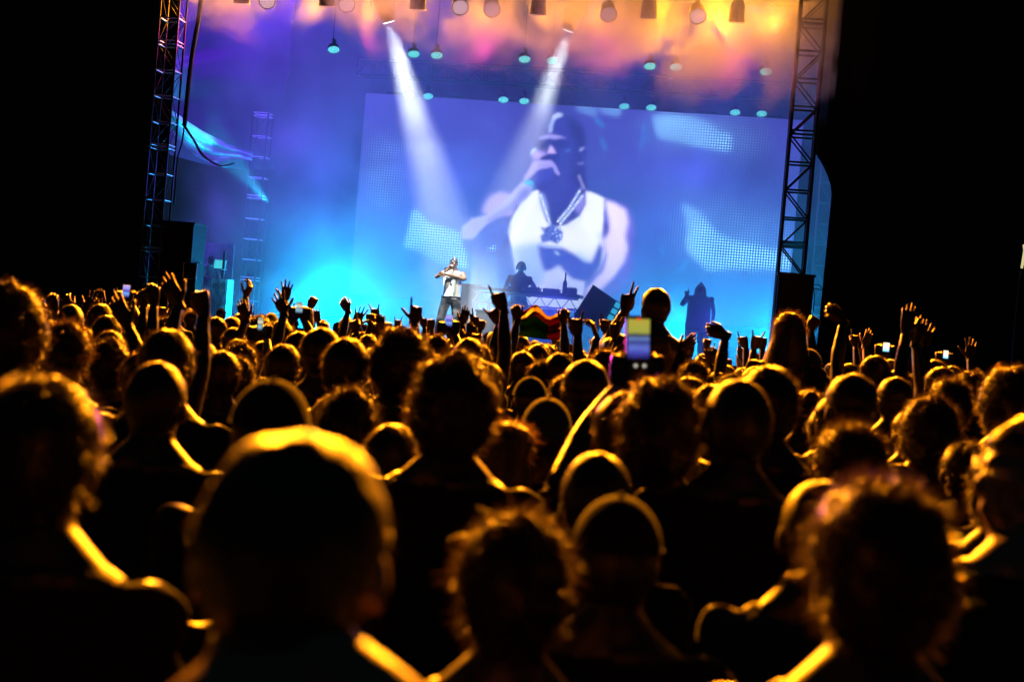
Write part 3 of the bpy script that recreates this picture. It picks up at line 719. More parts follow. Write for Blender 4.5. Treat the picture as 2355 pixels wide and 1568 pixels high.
# ------------------------------------------------------------------ smoke on the stage
def volume_box(name, u0, u1, v0, v1, z0, z1, label, dens, scale, lo, hi, base, aniso=0.0, seed=0.0, detail=3.0, zfade=None, cat='smoke', color=(1, 1, 1), grad=None):
    c = SP((u0 + u1) / 2, (v0 + v1) / 2, (z0 + z1) / 2)
    mb = MB(); mb.box((0, 0, 0), (u1 - u0, v1 - v0, z1 - z0))
    vm = bpy.data.materials.new(name); vm.use_nodes = True; nt = vm.node_tree; N = nt.nodes; L = nt.links
    for n_ in list(N): N.remove(n_)
    out = N.new('ShaderNodeOutputMaterial'); pv = N.new('ShaderNodeVolumePrincipled'); L.new(pv.outputs[0], out.inputs['Volume'])
    pv.inputs['Color'].default_value = tuple(color) + (1,); pv.inputs['Anisotropy'].default_value = aniso
    tc = N.new('ShaderNodeTexCoord'); mp = N.new('ShaderNodeMapping'); mp.inputs['Location'].default_value = (seed, seed * 0.7, seed * 1.3)
    mp.inputs['Scale'].default_value = (scale, scale * 0.5, scale)
    L.new(tc.outputs['Object'], mp.inputs[0])
    nz = N.new('ShaderNodeTexNoise'); nz.inputs['Scale'].default_value = 1.0; nz.inputs['Detail'].default_value = detail; nz.inputs['Roughness'].default_value = 0.55
    nz.inputs['Distortion'].default_value = 0.4
    L.new(mp.outputs[0], nz.inputs['Vector'])
    mr = N.new('ShaderNodeMapRange'); mr.inputs['From Min'].default_value = lo; mr.inputs['From Max'].default_value = hi
    mr.inputs['To Min'].default_value = base * dens; mr.inputs['To Max'].default_value = dens; mr.interpolation_type = 'SMOOTHSTEP'
    L.new(nz.outputs['Fac'], mr.inputs['Value'])
    last = mr.outputs[0]
    if zfade:
        sp = N.new('ShaderNodeSeparateXYZ'); L.new(tc.outputs['Object'], sp.inputs[0])
        sl = N.new('ShaderNodeMath'); sl.operation = 'MULTIPLY_ADD'; L.new(sp.outputs[0], sl.inputs[0]); sl.inputs[1].default_value = 0.12; L.new(sp.outputs[2], sl.inputs[2])
        m2 = N.new('ShaderNodeMapRange'); m2.inputs['From Min'].default_value = zfade[0]; m2.inputs['From Max'].default_value = zfade[1]
        m2.interpolation_type = 'SMOOTHSTEP'
        # ragged lower edge
        ad = N.new('ShaderNodeMath'); ad.operation = 'MULTIPLY_ADD'; L.new(nz.outputs['Fac'], ad.inputs[0]); ad.inputs[1].default_value = zfade[2]; L.new(sl.outputs[0], ad.inputs[2])
        L.new(ad.outputs[0], m2.inputs['Value'])
        mu = N.new('ShaderNodeMath'); mu.operation = 'MULTIPLY'; L.new(last, mu.inputs[0]); L.new(m2.outputs[0], mu.inputs[1]); last = mu.outputs[0]
    if grad:
        sg = N.new('ShaderNodeSeparateXYZ'); L.new(tc.outputs['Object'], sg.inputs[0]); mg = N.new('ShaderNodeMapRange')
        for k_, v_ in zip(('From Min', 'From Max', 'To Min', 'To Max'), grad): mg.inputs[k_].default_value = v_
        L.new(sg.outputs[2], mg.inputs['Value']); mm_ = N.new('ShaderNodeMath'); mm_.operation = 'MULTIPLY'; L.new(last, mm_.inputs[0]); L.new(mg.outputs[0], mm_.inputs[1]); last = mm_.outputs[0]
    L.new(last, pv.inputs['Density'])
    try: vm.cycles.volume_sampling = 'MULTIPLE_IMPORTANCE'
    except Exception: pass
    o = mb.build(name, vm); o.location = c; o.rotation_euler = (0, 0, -PSI)
    return tag(o, label, cat, kind='stuff')
SU0 = LU - 0.3; SU1 = RU + 3.5
volume_box('stage_smoke', SU0, SU1, 27.7, 38.0, SF + 0.01, 12.4, 'drifting blue lit smoke filling the stage', 0.105, 0.45, 0.43, 0.58, 0.42, seed=2.0, detail=5.0, grad=(-3.5, 1.0, 0.7, 0.95))
volume_box('roof_smoke', LU + 0.35, RU + 0.15, 24.9, 27.6, 5.6, 9.6, 'thick orange lit smoke under the stage roof', 1.1, 1.0, 0.43, 0.57, 0.10, seed=5.0, detail=5.0, zfade=(0.4, 2.0, 3.0))
volume_box('low_smoke', U_at(1075, 700, 30.0), U_at(1780, 700, 30.0), 29.95, 33.8, SF + 0.012, SF + 2.6, 'low blue haze around the DJ booth', 0.34, 0.6, 0.3, 0.7, 0.4, seed=9.0, zfade=None, grad=(-0.5, 1.1, 1.0, 0.0))
volume_box('floor_smoke', U_at(600, 700, 31.0), U_at(1040, 700, 31.0), 30.2, 34.2, SF + 0.014, SF + 3.2, 'thick cyan lit floor smoke on the left of the performer', 0.28, 0.55, 0.35, 0.65, 0.25, seed=12.0, zfade=None, grad=(-0.8, 1.5, 1.0, 0.0))
# ------------------------------------------------------------------ people: bodies grown from limbs and fused by a voxel remesh
def fused(mb, voxel, smooth_n=3, adapt=0.0):
    me = mb.mesh('tmp'); o = bpy.data.objects.new('tmp', me); COL.objects.link(o)
    r = o.modifiers.new('r', 'REMESH'); r.mode = 'VOXEL'; r.voxel_size = voxel; r.adaptivity = adapt
    if smooth_n:
        s = o.modifiers.new('s', 'SMOOTH'); s.factor = 0.5; s.iterations = smooth_n
    dg = bpy.context.evaluated_depsgraph_get(); ev = o.evaluated_get(dg)
    m2 = bpy.data.meshes.new_from_object(ev, depsgraph=dg)
    n = len(m2.vertices); co = np.empty(n * 3, np.float32); m2.vertices.foreach_get('co', co)
    fs = [tuple(p.vertices) for p in m2.polygons]
    bpy.data.objects.remove(o); bpy.data.meshes.remove(me); bpy.data.meshes.remove(m2)
    return co.reshape(-1, 3), fs
FL = [0.068, 0.078, 0.073, 0.057]
GEST = {  # curl of index, middle, ring, little, thumb, spread
    'open': (0.05, 0.0, 0.05, 0.08, 0.0, 1.0), 'flat': (0.12, 0.1, 0.12, 0.16, 0.25, 0.25), 'point': (0.0, 1.0, 1.0, 1.0, 0.8, 0.2), 'gun': (0.0, 1.0, 1.0, 1.0, 0.0, 0.2),
    'fist': (1.0, 1.0, 1.0, 1.0, 0.9, 0.1), 'v': (0.0, 0.0, 1.0, 1.0, 0.9, 0.8), 'horns': (0.0, 1.0, 1.0, 0.0, 0.8, 0.9), 'c': (0.42, 0.38, 0.36, 0.42, 0.1, 0.2),
    'limp': (0.35, 0.45, 0.5, 0.55, 0.5, 0.3), 'grip': (0.62, 0.62, 0.62, 0.62, 0.45, 0.15)}
def hand_mb(gesture, side=1):
    """right hand for side=1: wrist at the origin, fingers up +Z, palm faces +Y, thumb towards -X*side"""
    g_ = GEST[gesture]; mb = MB()
    mb.rings([(0, 0, -0.035), (0, 0, 0.0), (0, 0.002, 0.03), (0, 0.002, 0.065), (0, 0, 0.095)], [(0.026, 0.019), (0.027, 0.018), (0.037, 0.017), (0.042, 0.016), (0.040, 0.012)], 12, sq=(1, 0, 0))
    mb.ball((-0.026 * side, 0.008, 0.035), (0.018, 0.014, 0.03), 8, 6)
    for i in range(4):
        x0 = (-0.031 + 0.0205 * i) * side; spread = (-0.30 + 0.2 * i) * g_[5] * side
        p = Vector((x0, 0, 0.092 - 0.006 * abs(i - 1))); curl = g_[i]; ang = 0.0; pts = [p + Vector((0, 0, -0.02)), p]; rad = [0.010, 0.0098]
        for f, a in ((0.45, 1.45), (0.31, 1.6), (0.24, 1.1)):
            ang += curl * a
            d = Vector((math.sin(spread) * math.cos(ang), math.sin(ang), math.cos(spread) * math.cos(ang)))
            p = p + d * (FL[i] * f); pts.append(p); rad.append(0.0092 - 0.0008 * len(rad) + 0.001)
        mb.rings(pts, rad, 8, sq=(1, 0, 0)); mb.ball(p, rad[-1] * 0.98, 8, 6)
    cth = g_[4]; a0 = 1.0 - 0.75 * cth
    p = Vector((-0.026 * side, 0.006, 0.022)); pts = [p]; rad = [0.013]
    for k, (ln, da) in enumerate(((0.035, 0.0), (0.032, -0.25), (0.024, -0.2))):
        aa = a0 + da * (1 + cth)
        d = Vector((-math.sin(aa) * side * (1 - 0.7 * cth if k else 1), 0.25 + 0.9 * cth * (k > 0), math.cos(aa))).normalized()
        p = p + d * ln; pts.append(p); rad.append((0.012, 0.0105, 0.009)[k])
    mb.rings(pts, rad, 8, sq=(0, 1, 0)); mb.ball(p, 0.009, 8, 6)
    return mb
_hc = {}
def hand_geo(gesture, side, voxel=0.005):
    k = (gesture, side, voxel)
    if k not in _hc: _hc[k] = fused(hand_mb(gesture, side), voxel, 2)
    return _hc[k]
def ik(sh, wr, l1, l2, pole):
    d = wr - sh; L_ = d.length
    if L_ > (l1 + l2) * 0.995: wr = sh + d.normalized() * (l1 + l2) * 0.995; d = wr - sh; L_ = d.length
    a = (l1 * l1 - l2 * l2 + L_ * L_) / (2 * L_); h = math.sqrt(max(0, l1 * l1 - a * a)); n = d.normalized()
    q = Vector(pole); q = (q - n * q.dot(n)).normalized()
    return sh + n * a + q * h, wr
def head_mb(rot):
    """head about the neck pivot (0, 0, 1.50) of a 1.73 m figure; faces +Y"""
    h = MB(); pv = Vector((0, 0, 1.50))
    def T(v): return pv + rot @ (Vector(v) - pv)
    h.ball(T((0, -0.008, 1.632)), (0.074, 0.095, 0.096), 16, 12, rot)
    h.ball(T((0, 0.030, 1.585)), (0.058, 0.062, 0.075), 12, 10, rot)
    h.ball(T((0, 0.045, 1.537)), (0.036, 0.040, 0.030), 10, 8, rot)
    h.rings([T((0, 0.078, 1.632)), T((0, 0.100, 1.602)), T((0, 0.098, 1.59))], [0.009, 0.015, 0.012], 8)
    h.ball(T((0, 0.083, 1.648)), (0.05, 0.012, 0.012), 10, 6, rot)
    h.ball(T((0, 0.086, 1.562)), (0.026, 0.010, 0.012), 8, 6, rot)
    for s in (-1, 1): h.ball(T((s * 0.077, 0.0, 1.602)), (0.010, 0.020, 0.032), 8, 8, rot)
    h.rings([Vector((0, -0.012, 1.43)), Vector((0, -0.01, 1.5)), T((0, -0.005, 1.56))], [(0.070, 0.064), (0.060, 0.060), (0.057, 0.060)], 12, sq=(1, 0, 0))
    return h
def body_geo(arms=None, head_rot=(0, 0, 0), wide=1.0, voxel=0.015, shrug=0.0, legs=((0.10, 0.0), (0.10, 0.0)), sleeves='short', hvox=None, hips=1.0):
    """arms: {side: dict(wrist, pole | elbow, gesture, roll, dir)}; returns verts, faces, material index per face"""
    arms = arms or {}
    rot = Matrix.Rotation(head_rot[0], 3, 'Z') @ Matrix.Rotation(head_rot[1], 3, 'X') @ Matrix.Rotation(head_rot[2], 3, 'Y')
    b = MB(); W = wide
    b.rings([(0, 0, 0.80), (0, -0.012, 0.90), (0, 0, 1.02), (0, 0.006, 1.12), (0, 0.004, 1.25), (0, -0.008, 1.365), (0, -0.015, 1.425), (0, -0.016, 1.475), (0, -0.012, 1.52)],
            [(0.15 * W * hips, 0.10 * W), (0.170 * W * hips, 0.118 * W), (0.145 * W, 0.105 * W), (0.142 * W, 0.104 * W), (0.168 * W, 0.118 * W), (0.182 * W, 0.105), (0.165 * W, 0.090), (0.112, 0.074), (0.068, 0.062)], 20, sq=(1, 0, 0))
    for i, s in enumerate((-1, 1)):
        lx, ly = legs[i]
        b.rings([(s * 0.085 * W, 0, 0.90), (s * (0.09 + lx * 0.3), ly * 0.4, 0.68), (s * lx * 1.1, ly * 0.7 + 0.012, 0.48), (s * lx * 1.25, ly - 0.012, 0.30), (s * lx * 1.35, ly - 0.01, 0.06)],
                [0.098 * W, 0.082 * W, 0.058, 0.056, 0.040], 12)
        b.rings([(s * lx * 1.35, ly - 0.06, 0.045), (s * lx * 1.37, ly + 0.04, 0.05), (s * lx * 1.42, ly + 0.17, 0.032)], [(0.038, 0.042), (0.045, 0.045), (0.04, 0.028)], 10, sq=(1, 0, 0))
    info = []; hands = []
    for s in (-1, 1):
        sh = Vector((s * 0.178 * W, -0.012, 1.405 + (shrug if s > 0 else 0.0))); a = arms.get(s)
        if a is None: a = dict(wrist=(s * 0.25 * W, 0.03, 0.90), pole=(s * 0.3, -1, 0), gesture='limp', roll=0)
        if 'elbow' in a: el = Vector(a['elbow']); wr = Vector(a['wrist'])
        else: el, wr = ik(sh, Vector(a['wrist']), 0.285, 0.265, a.get('pole', (s * 0.6, -0.5, -0.6)))
        if shrug and s > 0: b.rings([Vector((0.02, -0.02, 1.54)), Vector((0.085, -0.02, 1.50)), Vector((0.135, -0.015, 1.455)), sh], [0.045, 0.043, 0.045, 0.055], 12)
        b.ball(sh + Vector((s * 0.002, 0, -0.008)), (0.062, 0.06, 0.062), 10, 8)
        b.rings([sh - Vector((s * 0.03, 0, 0)), sh + (el - sh) * 0.35, el - (el - sh) * 0.08, el + (wr - el) * 0.05, el + (wr - el) * 0.35, wr - (wr - el) * 0.12, wr], [0.052, 0.051, 0.040, 0.041, 0.042, 0.029, 0.026], 12)
        info.append((s, sh, el, wr)); f = (wr - el).normalized()
        f = Vector(a['dir']).normalized() if a.get('dir') else f
        # hand frame: fingers along f, palm normal chosen by roll (0 = facing the stage)
        ref = Vector((0, 1, 0)); y = (ref - f * ref.dot(f))
        y = y.normalized() if y.length > 0.05 else Vector((1, 0, 0)); x = y.cross(f)
        hm = Matrix((x, y, f)).transposed() @ Matrix.Rotation(a.get('roll', 0), 3, 'Z')
        hands.append((s, a.get('gesture', 'limp'), wr, hm))
    hd = head_mb(rot); b.add(hd.v, hd.f)
    V, Fc = fused(b, voxel, 3)
    # cloth folds on the trunk
    for i_, v_ in enumerate(V):
        x_, y_, z_ = v_
        if 0.88 < z_ < 1.47:
            k_ = 0.010 * noise.noise(Vector((x_ * 9, y_ * 9 + 4, z_ * 7 + wide * 31))) + 0.006 * noise.noise(Vector((x_ * 22, y_ * 22, z_ * 14 + wide * 17)))
            r_ = math.hypot(x_, y_) + 1e-6; V[i_] = (x_ + x_ / r_ * k_, y_ + y_ / r_ * k_, z_ + k_ * (1.2 if z_ > 1.38 else 0.2))
    V = [tuple(v) for v in V]; parts = [(0, len(Fc))]
    for s, gname, wr, hm in hands:
        hv, hf = hand_geo(gname, s, hvox or 0.0055); n = len(V)
        hm_ = np.array(hm); V += [tuple(q) for q in (hv @ hm_.T + np.array(wr))]; Fc = Fc + [tuple(i + n for i in f) for f in hf]
    # clothes by region: 0 skin, 1 top, 2 trousers, 3 shoes
    Va = np.array(V); nbody = parts[0][1]
    c = np.array([Va[f[0]] + Va[f[1]] + Va[f[2]] + Va[f[-1]] for f in Fc[:nbody]]) / 4
    m_ = np.zeros(nbody, int)
    m_[(c[:, 2] < 1.455) & (np.abs(c[:, 0]) < 0.30 * W)] = 1; m_[c[:, 2] < 0.93] = 2; m_[c[:, 2] < 0.075] = 3
    lim = {'short': 0.55, 'none': 0.0, 'long': 2.0, 'tank': 0.0, 'bare': 0.0}[sleeves]
    for s, sh, el, wr in info:
        sh_, el_, wr_ = np.array(sh), np.array(el), np.array(wr)
        d1 = el_ - sh_; t = np.clip(((c - sh_) @ d1) / (d1 @ d1), 0, 1); q = np.linalg.norm(c - sh_ - t[:, None] * d1, axis=1)
        d2 = wr_ - el_; t2 = np.clip(((c - el_) @ d2) / (d2 @ d2), 0, 1); q2 = np.linalg.norm(c - el_ - t2[:, None] * d2, axis=1)
        fore = (q2 < 0.06) & (t2 > 0.02) & (q2 < q)
        onarm = (q < 0.075) & (c[:, 2] > 0.80) & ((np.abs(c[:, 0]) > 0.17 * W) | (c[:, 2] > 1.40)) & (t > 0.1)
        m_[onarm & ~fore] = (t[onarm & ~fore] < lim).astype(int)
        m_[fore] = ((t2[fore] < 0.93) & (sleeves == 'long')).astype(int)
    if sleeves == 'tank': m_[(m_ == 1) & (np.abs(c[:, 0]) > 0.135) & (c[:, 2] > 1.33)] = 0
    if sleeves == 'bare': m_[m_ == 1] = 0
    m_[c[:, 2] > 1.475] = 0
    return V, Fc, m_.tolist() + [0] * (len(Fc) - nbody)
def geo_mesh(name, geo, mats):
    V, Fc, mi = geo
    me = bpy.data.meshes.new(name); me.from_pydata(V, [], Fc); me.update()
    for m_ in mats: me.materials.append(m_)
    me.polygons.foreach_set('material_index', mi); me.polygons.foreach_set('use_smooth', [True] * len(Fc))
    return me

# ---- hair and headwear, all about the same head frame
SK = Vector((0, -0.008, 1.632)); SR = (0.074, 0.095, 0.096)
def hair_mb(kind, seed):
    rnd = random.Random(seed); mb = MB(); off = Vector((seed * 7.3, seed * 3.1, 0))
    P_ = dict(buzz=(0.005, 0.003, 5200, 0.009, 0.8), short=(0.009, 0.004, 3000, 0.020, 0.5), messy=(0.016, 0.014, 5200, 0.030, 0.8), curly=(0.028, 0.018, 6800, 0.030, 1.0),
              afro=(0.052, 0.012, 6500, 0.030, 1.0), long=(0.014, 0.006, 1400, 0.03, 0.4), bun=(0.009, 0.004, 1500, 0.025, 0.6), fade=(0.010, 0.005, 2600, 0.014, 0.5))[kind]
    base, amp, n, ln, wild = P_
    if seed == 11: base, amp, n, ln = 0.008, 0.007, 7000, 0.008
    if seed == 12: n, ln = 5200, 0.024
    def cover(d):
        # d: unit direction from the skull centre; the face stays free
        if kind in ('afro', 'curly'): return not (d.y > 0.25 and d.z < 0.35) and d.z > -0.85
        if kind == 'fade': return not (d.y > 0.35 and d.z < 0.5) and d.z > -0.05
        return not (d.y > 0.30 and d.z < 0.45) and d.z > (-0.55 if d.y > -0.2 else -0.8) and not (abs(d.x) > 0.8 and -0.5 < d.z < -0.1 and d.y > -0.3)
    def surf(d):
        nape = 0.0
        if d.z < -0.45 and d.y < 0: nape = 0.02 * min(1, (-0.45 - d.z) / 0.3)
        k = base + amp * (noise.noise(d * 3.5 + off) + 0.6 * noise.noise(d * 8 + off))
        if kind in ('short', 'fade') and d.z > 0.3: k += 0.006
        if kind == 'messy' and d.z > 0: k += 0.010 * d.z
        return SK + Vector((d.x * (SR[0] + k), d.y * (SR[1] + k), d.z * (SR[2] + k + nape)))
    # shell
    nu, nv = 30, 20; ids = {}
    for j in range(nv + 1):
        th = math.pi * j / nv
        for i in range(nu):
            ph = 2 * math.pi * i / nu
            d = Vector((math.sin(th) * math.cos(ph), math.sin(th) * math.sin(ph), math.cos(th)))
            ids[j, i] = len(mb.v)
            mb.v.append(tuple(surf(d) if cover(d) else SK + Vector((d.x * SR[0], d.y * SR[1], d.z * SR[2])) * 0.9 if False else (surf(d) if cover(d) else SK + Vector((d.x * SR[0], d.y * SR[1], d.z * SR[2])) * 0.93)))
    for j in range(nv):
        for i in range(nu):
            mb.f.append((ids[j, i], ids[j + 1, i], ids[j + 1, (i + 1) % nu], ids[j, (i + 1) % nu]))
    # locks: thin tapered ribbons
    cnt = 0
    while cnt < n:
        z = rnd.uniform(-0.88, 1); ph = rnd.uniform(0, 2 * math.pi); q = math.sqrt(max(0, 1 - z * z)); d = Vector((q * math.cos(ph), q * math.sin(ph), z))
        if not cover(d): continue
        cnt += 1
        p = surf(d) - d * 0.004; L_ = ln * rnd.uniform(0.4, 1.25) * (1.6 if rnd.random() < 0.06 else 1)
        dirv = (d * 0.45 + Vector((rnd.gauss(0, 1), rnd.gauss(0, 1), rnd.gauss(0, 1))) * 0.50 * wild + Vector((0, -0.15, -0.5 if kind in ('short', 'buzz', 'fade') else -0.15)) ).normalized()
        w = rnd.uniform(0.0005, 0.0015) * (0.7 if kind in ('buzz', 'fade') else 1)
        side = dirv.cross(Vector((rnd.gauss(0, 1), rnd.gauss(0, 1), rnd.gauss(0, 1)))).normalized()
        cu = Vector((rnd.gauss(0, 1), rnd.gauss(0, 1), rnd.gauss(0, 1) - 0.4)) * (1.3 if kind in ('curly', 'afro') else 0.5 * wild)
        pts = [p]; dd_ = dirv.copy(); seg = 3 if kind in ('curly', 'afro', 'messy') else 2
        for k in range(seg):
            p = p + dd_ * (L_ / seg); pts.append(p); dd_ = (dd_ + cu * 0.7).normalized()
        n0 = len(mb.v)
        for k, q_ in enumerate(pts):
            ww = w * (1 - 0.75 * k / seg); mb.v.append(tuple(q_ - side * ww)); mb.v.append(tuple(q_ + side * ww))
        for k in range(seg): mb.f.append((n0 + 2 * k, n0 + 2 * k + 1, n0 + 2 * k + 3, n0 + 2 * k + 2))
    if kind == 'long':
        for i in range(900):
            ph = rnd.uniform(math.pi * 0.93, math.pi * 2.07); zz = rnd.uniform(-0.3, 0.6); q = math.sqrt(1 - zz * zz)
            d = Vector((q * math.cos(ph), q * math.sin(ph), zz)); p = surf(d); end = rnd.uniform(1.30, 1.42)
            pts = [p, SK + Vector((d.x * 0.10, d.y * 0.115 - 0.004, -0.06)), Vector((d.x * rnd.uniform(0.09, 0.135), d.y * 0.12 - 0.015, 1.47)), Vector((d.x * rnd.uniform(0.08, 0.16) + rnd.gauss(0, .012), d.y * 0.10 - 0.05, end))]
            w = rnd.uniform(0.002, 0.005); n0 = len(mb.v); sd = Vector((-math.sin(ph), math.cos(ph), 0))
            for k, q_ in enumerate(pts):
                ww = w * (1 if k < 3 else 0.3); mb.v.append(tuple(q_ - sd * ww)); mb.v.append(tuple(q_ + sd * ww))
            for k in range(3): mb.f.append((n0 + 2 * k, n0 + 2 * k + 1, n0 + 2 * k + 3, n0 + 2 * k + 2))
    if kind == 'bun':
        mb.ball((0, -0.085, 1.70), (0.038, 0.034, 0.036), 12, 8)
        for i in range(500):
            d = Vector((rnd.gauss(0, 1), rnd.gauss(0, 1), rnd.gauss(0, 1))).normalized(); p = Vector((0, -0.085, 1.70)) + d * 0.035
            e = p + (d + Vector((rnd.gauss(0, 1), rnd.gauss(0, 1), rnd.gauss(0, 1))) * 0.6).normalized() * rnd.uniform(0.008, 0.03); s_ = d.cross(Vector((0, 0, 1))).normalized() * 0.0012
            mb.add([p - s_, p + s_, e], [(0, 1, 2)])
    return mb
def cap_mb(back=False, brim=True):
    mb = MB(); nu, nv = 28, 8
    rows = []
    for j in range(nv + 1):
        t = j / nv * 1.50; r = math.sin(t); z = math.cos(t); row = []
        for i in range(nu):
            ph = 2 * math.pi * i / nu; row.append(SK + Vector((r * math.cos(ph) * 0.086, r * math.sin(ph) * 0.107, 0.012 + z * 0.103)))
        rows.append(row)
    base = len(mb.v)
    for row in rows: mb.v += [tuple(p) for p in row]
    for j in range(nv):
        for i in range(nu): mb.f.append((base + j * nu + i, base + (j + 1) * nu + i, base + (j + 1) * nu + (i + 1) % nu, base + j * nu + (i + 1) % nu))
    mb.ball(SK + Vector((0, 0, 0.117)), (0.008, 0.008, 0.004), 8, 4)
    mb.rings([p + Vector((0, 0, 0)) for p in rows[-1]] + [rows[-1][0]], 0.003, 5)
    if brim:
        s = -1 if back else 1; V = []; F_ = []
        for lay in (0, 1):
            for j in range(4):
                for i in range(11):
                    a = math.pi * (0.18 + 0.64 * i / 10); rr = 1 + 0.62 * j / 3 * math.sin(a) ** 0.7
                    V.append(SK + Vector((math.cos(a) * 0.084 * (1 + 0.1 * j / 3), s * math.sin(a) * 0.105 * rr, 0.014 - 0.006 * j - 0.018 * (abs(i - 5) / 5) ** 2 - lay * 0.004)))
        for lay in (0, 1):
            for j in range(3):
                for i in range(10):
                    q = lay * 44 + j * 11 + i; F_.append((q, q + 1, q + 12, q + 11))
        for i in range(10): F_.append((33 + i, 34 + i, 78 + i, 77 + i))
        mb.add(V, F_)
    return mb
def hood_mb():
    mb = MB(); V = []; nu, nv = 26, 12
    for j in range(nv + 1):
        t = j / nv; z = 1.755 - t * 0.33; r = math.sin(min(1, t * 1.6 + 0.02) * math.pi / 2)
        for i in range(nu):
            a = math.pi * 0.5 + 0.55 * r + (2 * math.pi - 1.1 * r) * i / (nu - 1)
            rx = 0.105 * r + 0.03 * max(0, t - 0.7); ry = 0.125 * r + 0.03 * max(0, t - 0.7)
            V.append(Vector((math.cos(a) * rx, -0.01 + math.sin(a) * ry, z)))
    F_ = [(j * nu + i, j * nu + i + 1, (j + 1) * nu + i + 1, (j + 1) * nu + i) for j in range(nv) for i in range(nu - 1)]
    mb.add(V, F_)
    n = len(V)
    mb.add([v + Vector((0, 0, -0.004)) - (v - Vector((0, -0.01, v.z))) * 0.07 for v in V], [tuple(reversed(f)) for f in F_])
    rimp = [V[j * nu] for j in range(nv + 1)]; mb.rings(rimp, 0.007, 6); mb.rings([V[j * nu + nu - 1] for j in range(nv + 1)], 0.007, 6)
    return mb
def hair_material(name, c):
    """one material for the scalp mass, one for the loose locks that let the light through"""
    m = mat(name, c, 0.45, 0, 0, 60, 0.3, sheen=0.08, stint=(1, 0.8, 0.6))
    l = mat(name + '_locks', tuple(min(1, 0.05 + k * 2.5) * q for k, q in zip(c, (1.0, 0.75, 0.5))), 0.35, 0, 0, 60, 0.4, transl=0.16)
    return (m, l)
H_DARK = hair_material('dark_brown_hair', (0.020, 0.013, 0.009)); H_BLACK = hair_material('black_hair', (0.012, 0.010, 0.009)); H_BROWN = hair_material('brown_hair', (0.045, 0.026, 0.014)); H_FAIR = hair_material('fair_hair', (0.16, 0.10, 0.045))
HM = dict(dark=H_DARK, black=H_BLACK, brown=H_BROWN, fair=H_FAIR)
_hair = {}
def hair_mesh(kind, seed, tone):
    k = (kind, seed, tone)
    if k not in _hair:
        if (kind, seed) in _hair: me = _hair[(kind, seed)].copy()
        else:
            mb = {'cap': lambda: cap_mb(False), 'backcap': lambda: cap_mb(True), 'beanie': lambda: cap_mb(False, False), 'hood': hood_mb}.get(kind, lambda: hair_mb(kind, seed))()
            hat = kind in ('cap', 'backcap', 'beanie', 'hood')
            me = mb.mesh('hair', hat)
            if not hat:
                nsh = 600; me.polygons.foreach_set('material_index', [0 if k < nsh else 1 for k in range(len(me.polygons))]); me.polygons.foreach_set('use_smooth', [k < nsh for k in range(len(me.polygons))])
            _hair[(kind, seed)] = me.copy()
        hm_ = {'cap': HATM[seed % 3], 'backcap': HATM[seed % 3], 'beanie': HATM[seed % 3], 'hood': HATM[0]}.get(kind)
        for q in ([hm_] if hm_ else HM[tone]): me.materials.append(q)
        _hair[k] = me
    return _hair[k]
HATM = [mat('black_cotton', (0.007, 0.007, 0.008), 1.0, 0, 0.2, 120, sheen=0.1), mat('grey_cotton', (0.10, 0.10, 0.11), 0.9, 0, 0.2, 120, sheen=0.1), mat('navy_cotton', (0.012, 0.018, 0.05), 0.9, 0, 0.2, 120, sheen=0.1)]
SKIN = [mat('skin_light', (0.42, 0.25, 0.18), 0.42, 0, 0.05, 40, 0.1), mat('skin_tan', (0.08, 0.04, 0.025), 0.42, 0, 0.05, 40, 0.1), mat('skin_dark', (0.06, 0.03, 0.02), 0.38, 0, 0.05, 40, 0.1)]
TOPS = [HATM[0], HATM[1], HATM[2], mat('maroon_cotton', (0.06, 0.01, 0.012), 0.9, 0, 0.2, 120, sheen=0.1), mat('white_cotton', (0.6, 0.6, 0.58), 0.85, 0, 0.15, 120, sheen=0.1), mat('olive_cotton', (0.04, 0.045, 0.02), 0.9, 0, 0.2, 120, sheen=0.1)]
JEANS = mat('dark_denim', (0.02, 0.025, 0.045), 0.85, 0, 0.3, 160); SHOE = mat('dark_shoe', (0.03, 0.03, 0.03), 0.6)
HTOP = dict(buzz=1.734, short=1.745, messy=1.765, curly=1.768, afro=1.785, long=1.745, bun=1.745, fade=1.745, cap=1.75, backcap=1.75, beanie=1.75, hood=1.757)
HWID = dict(buzz=0.158, short=0.172, messy=0.205, curly=0.225, afro=0.265, long=0.20, bun=0.17, fade=0.172, cap=0.174, backcap=0.174, beanie=0.174, hood=0.215)
COVER = {'cap': 'cap', 'backcap': 'cap', 'beanie': 'beanie', 'hood': 'hood'}
_bodies = {}
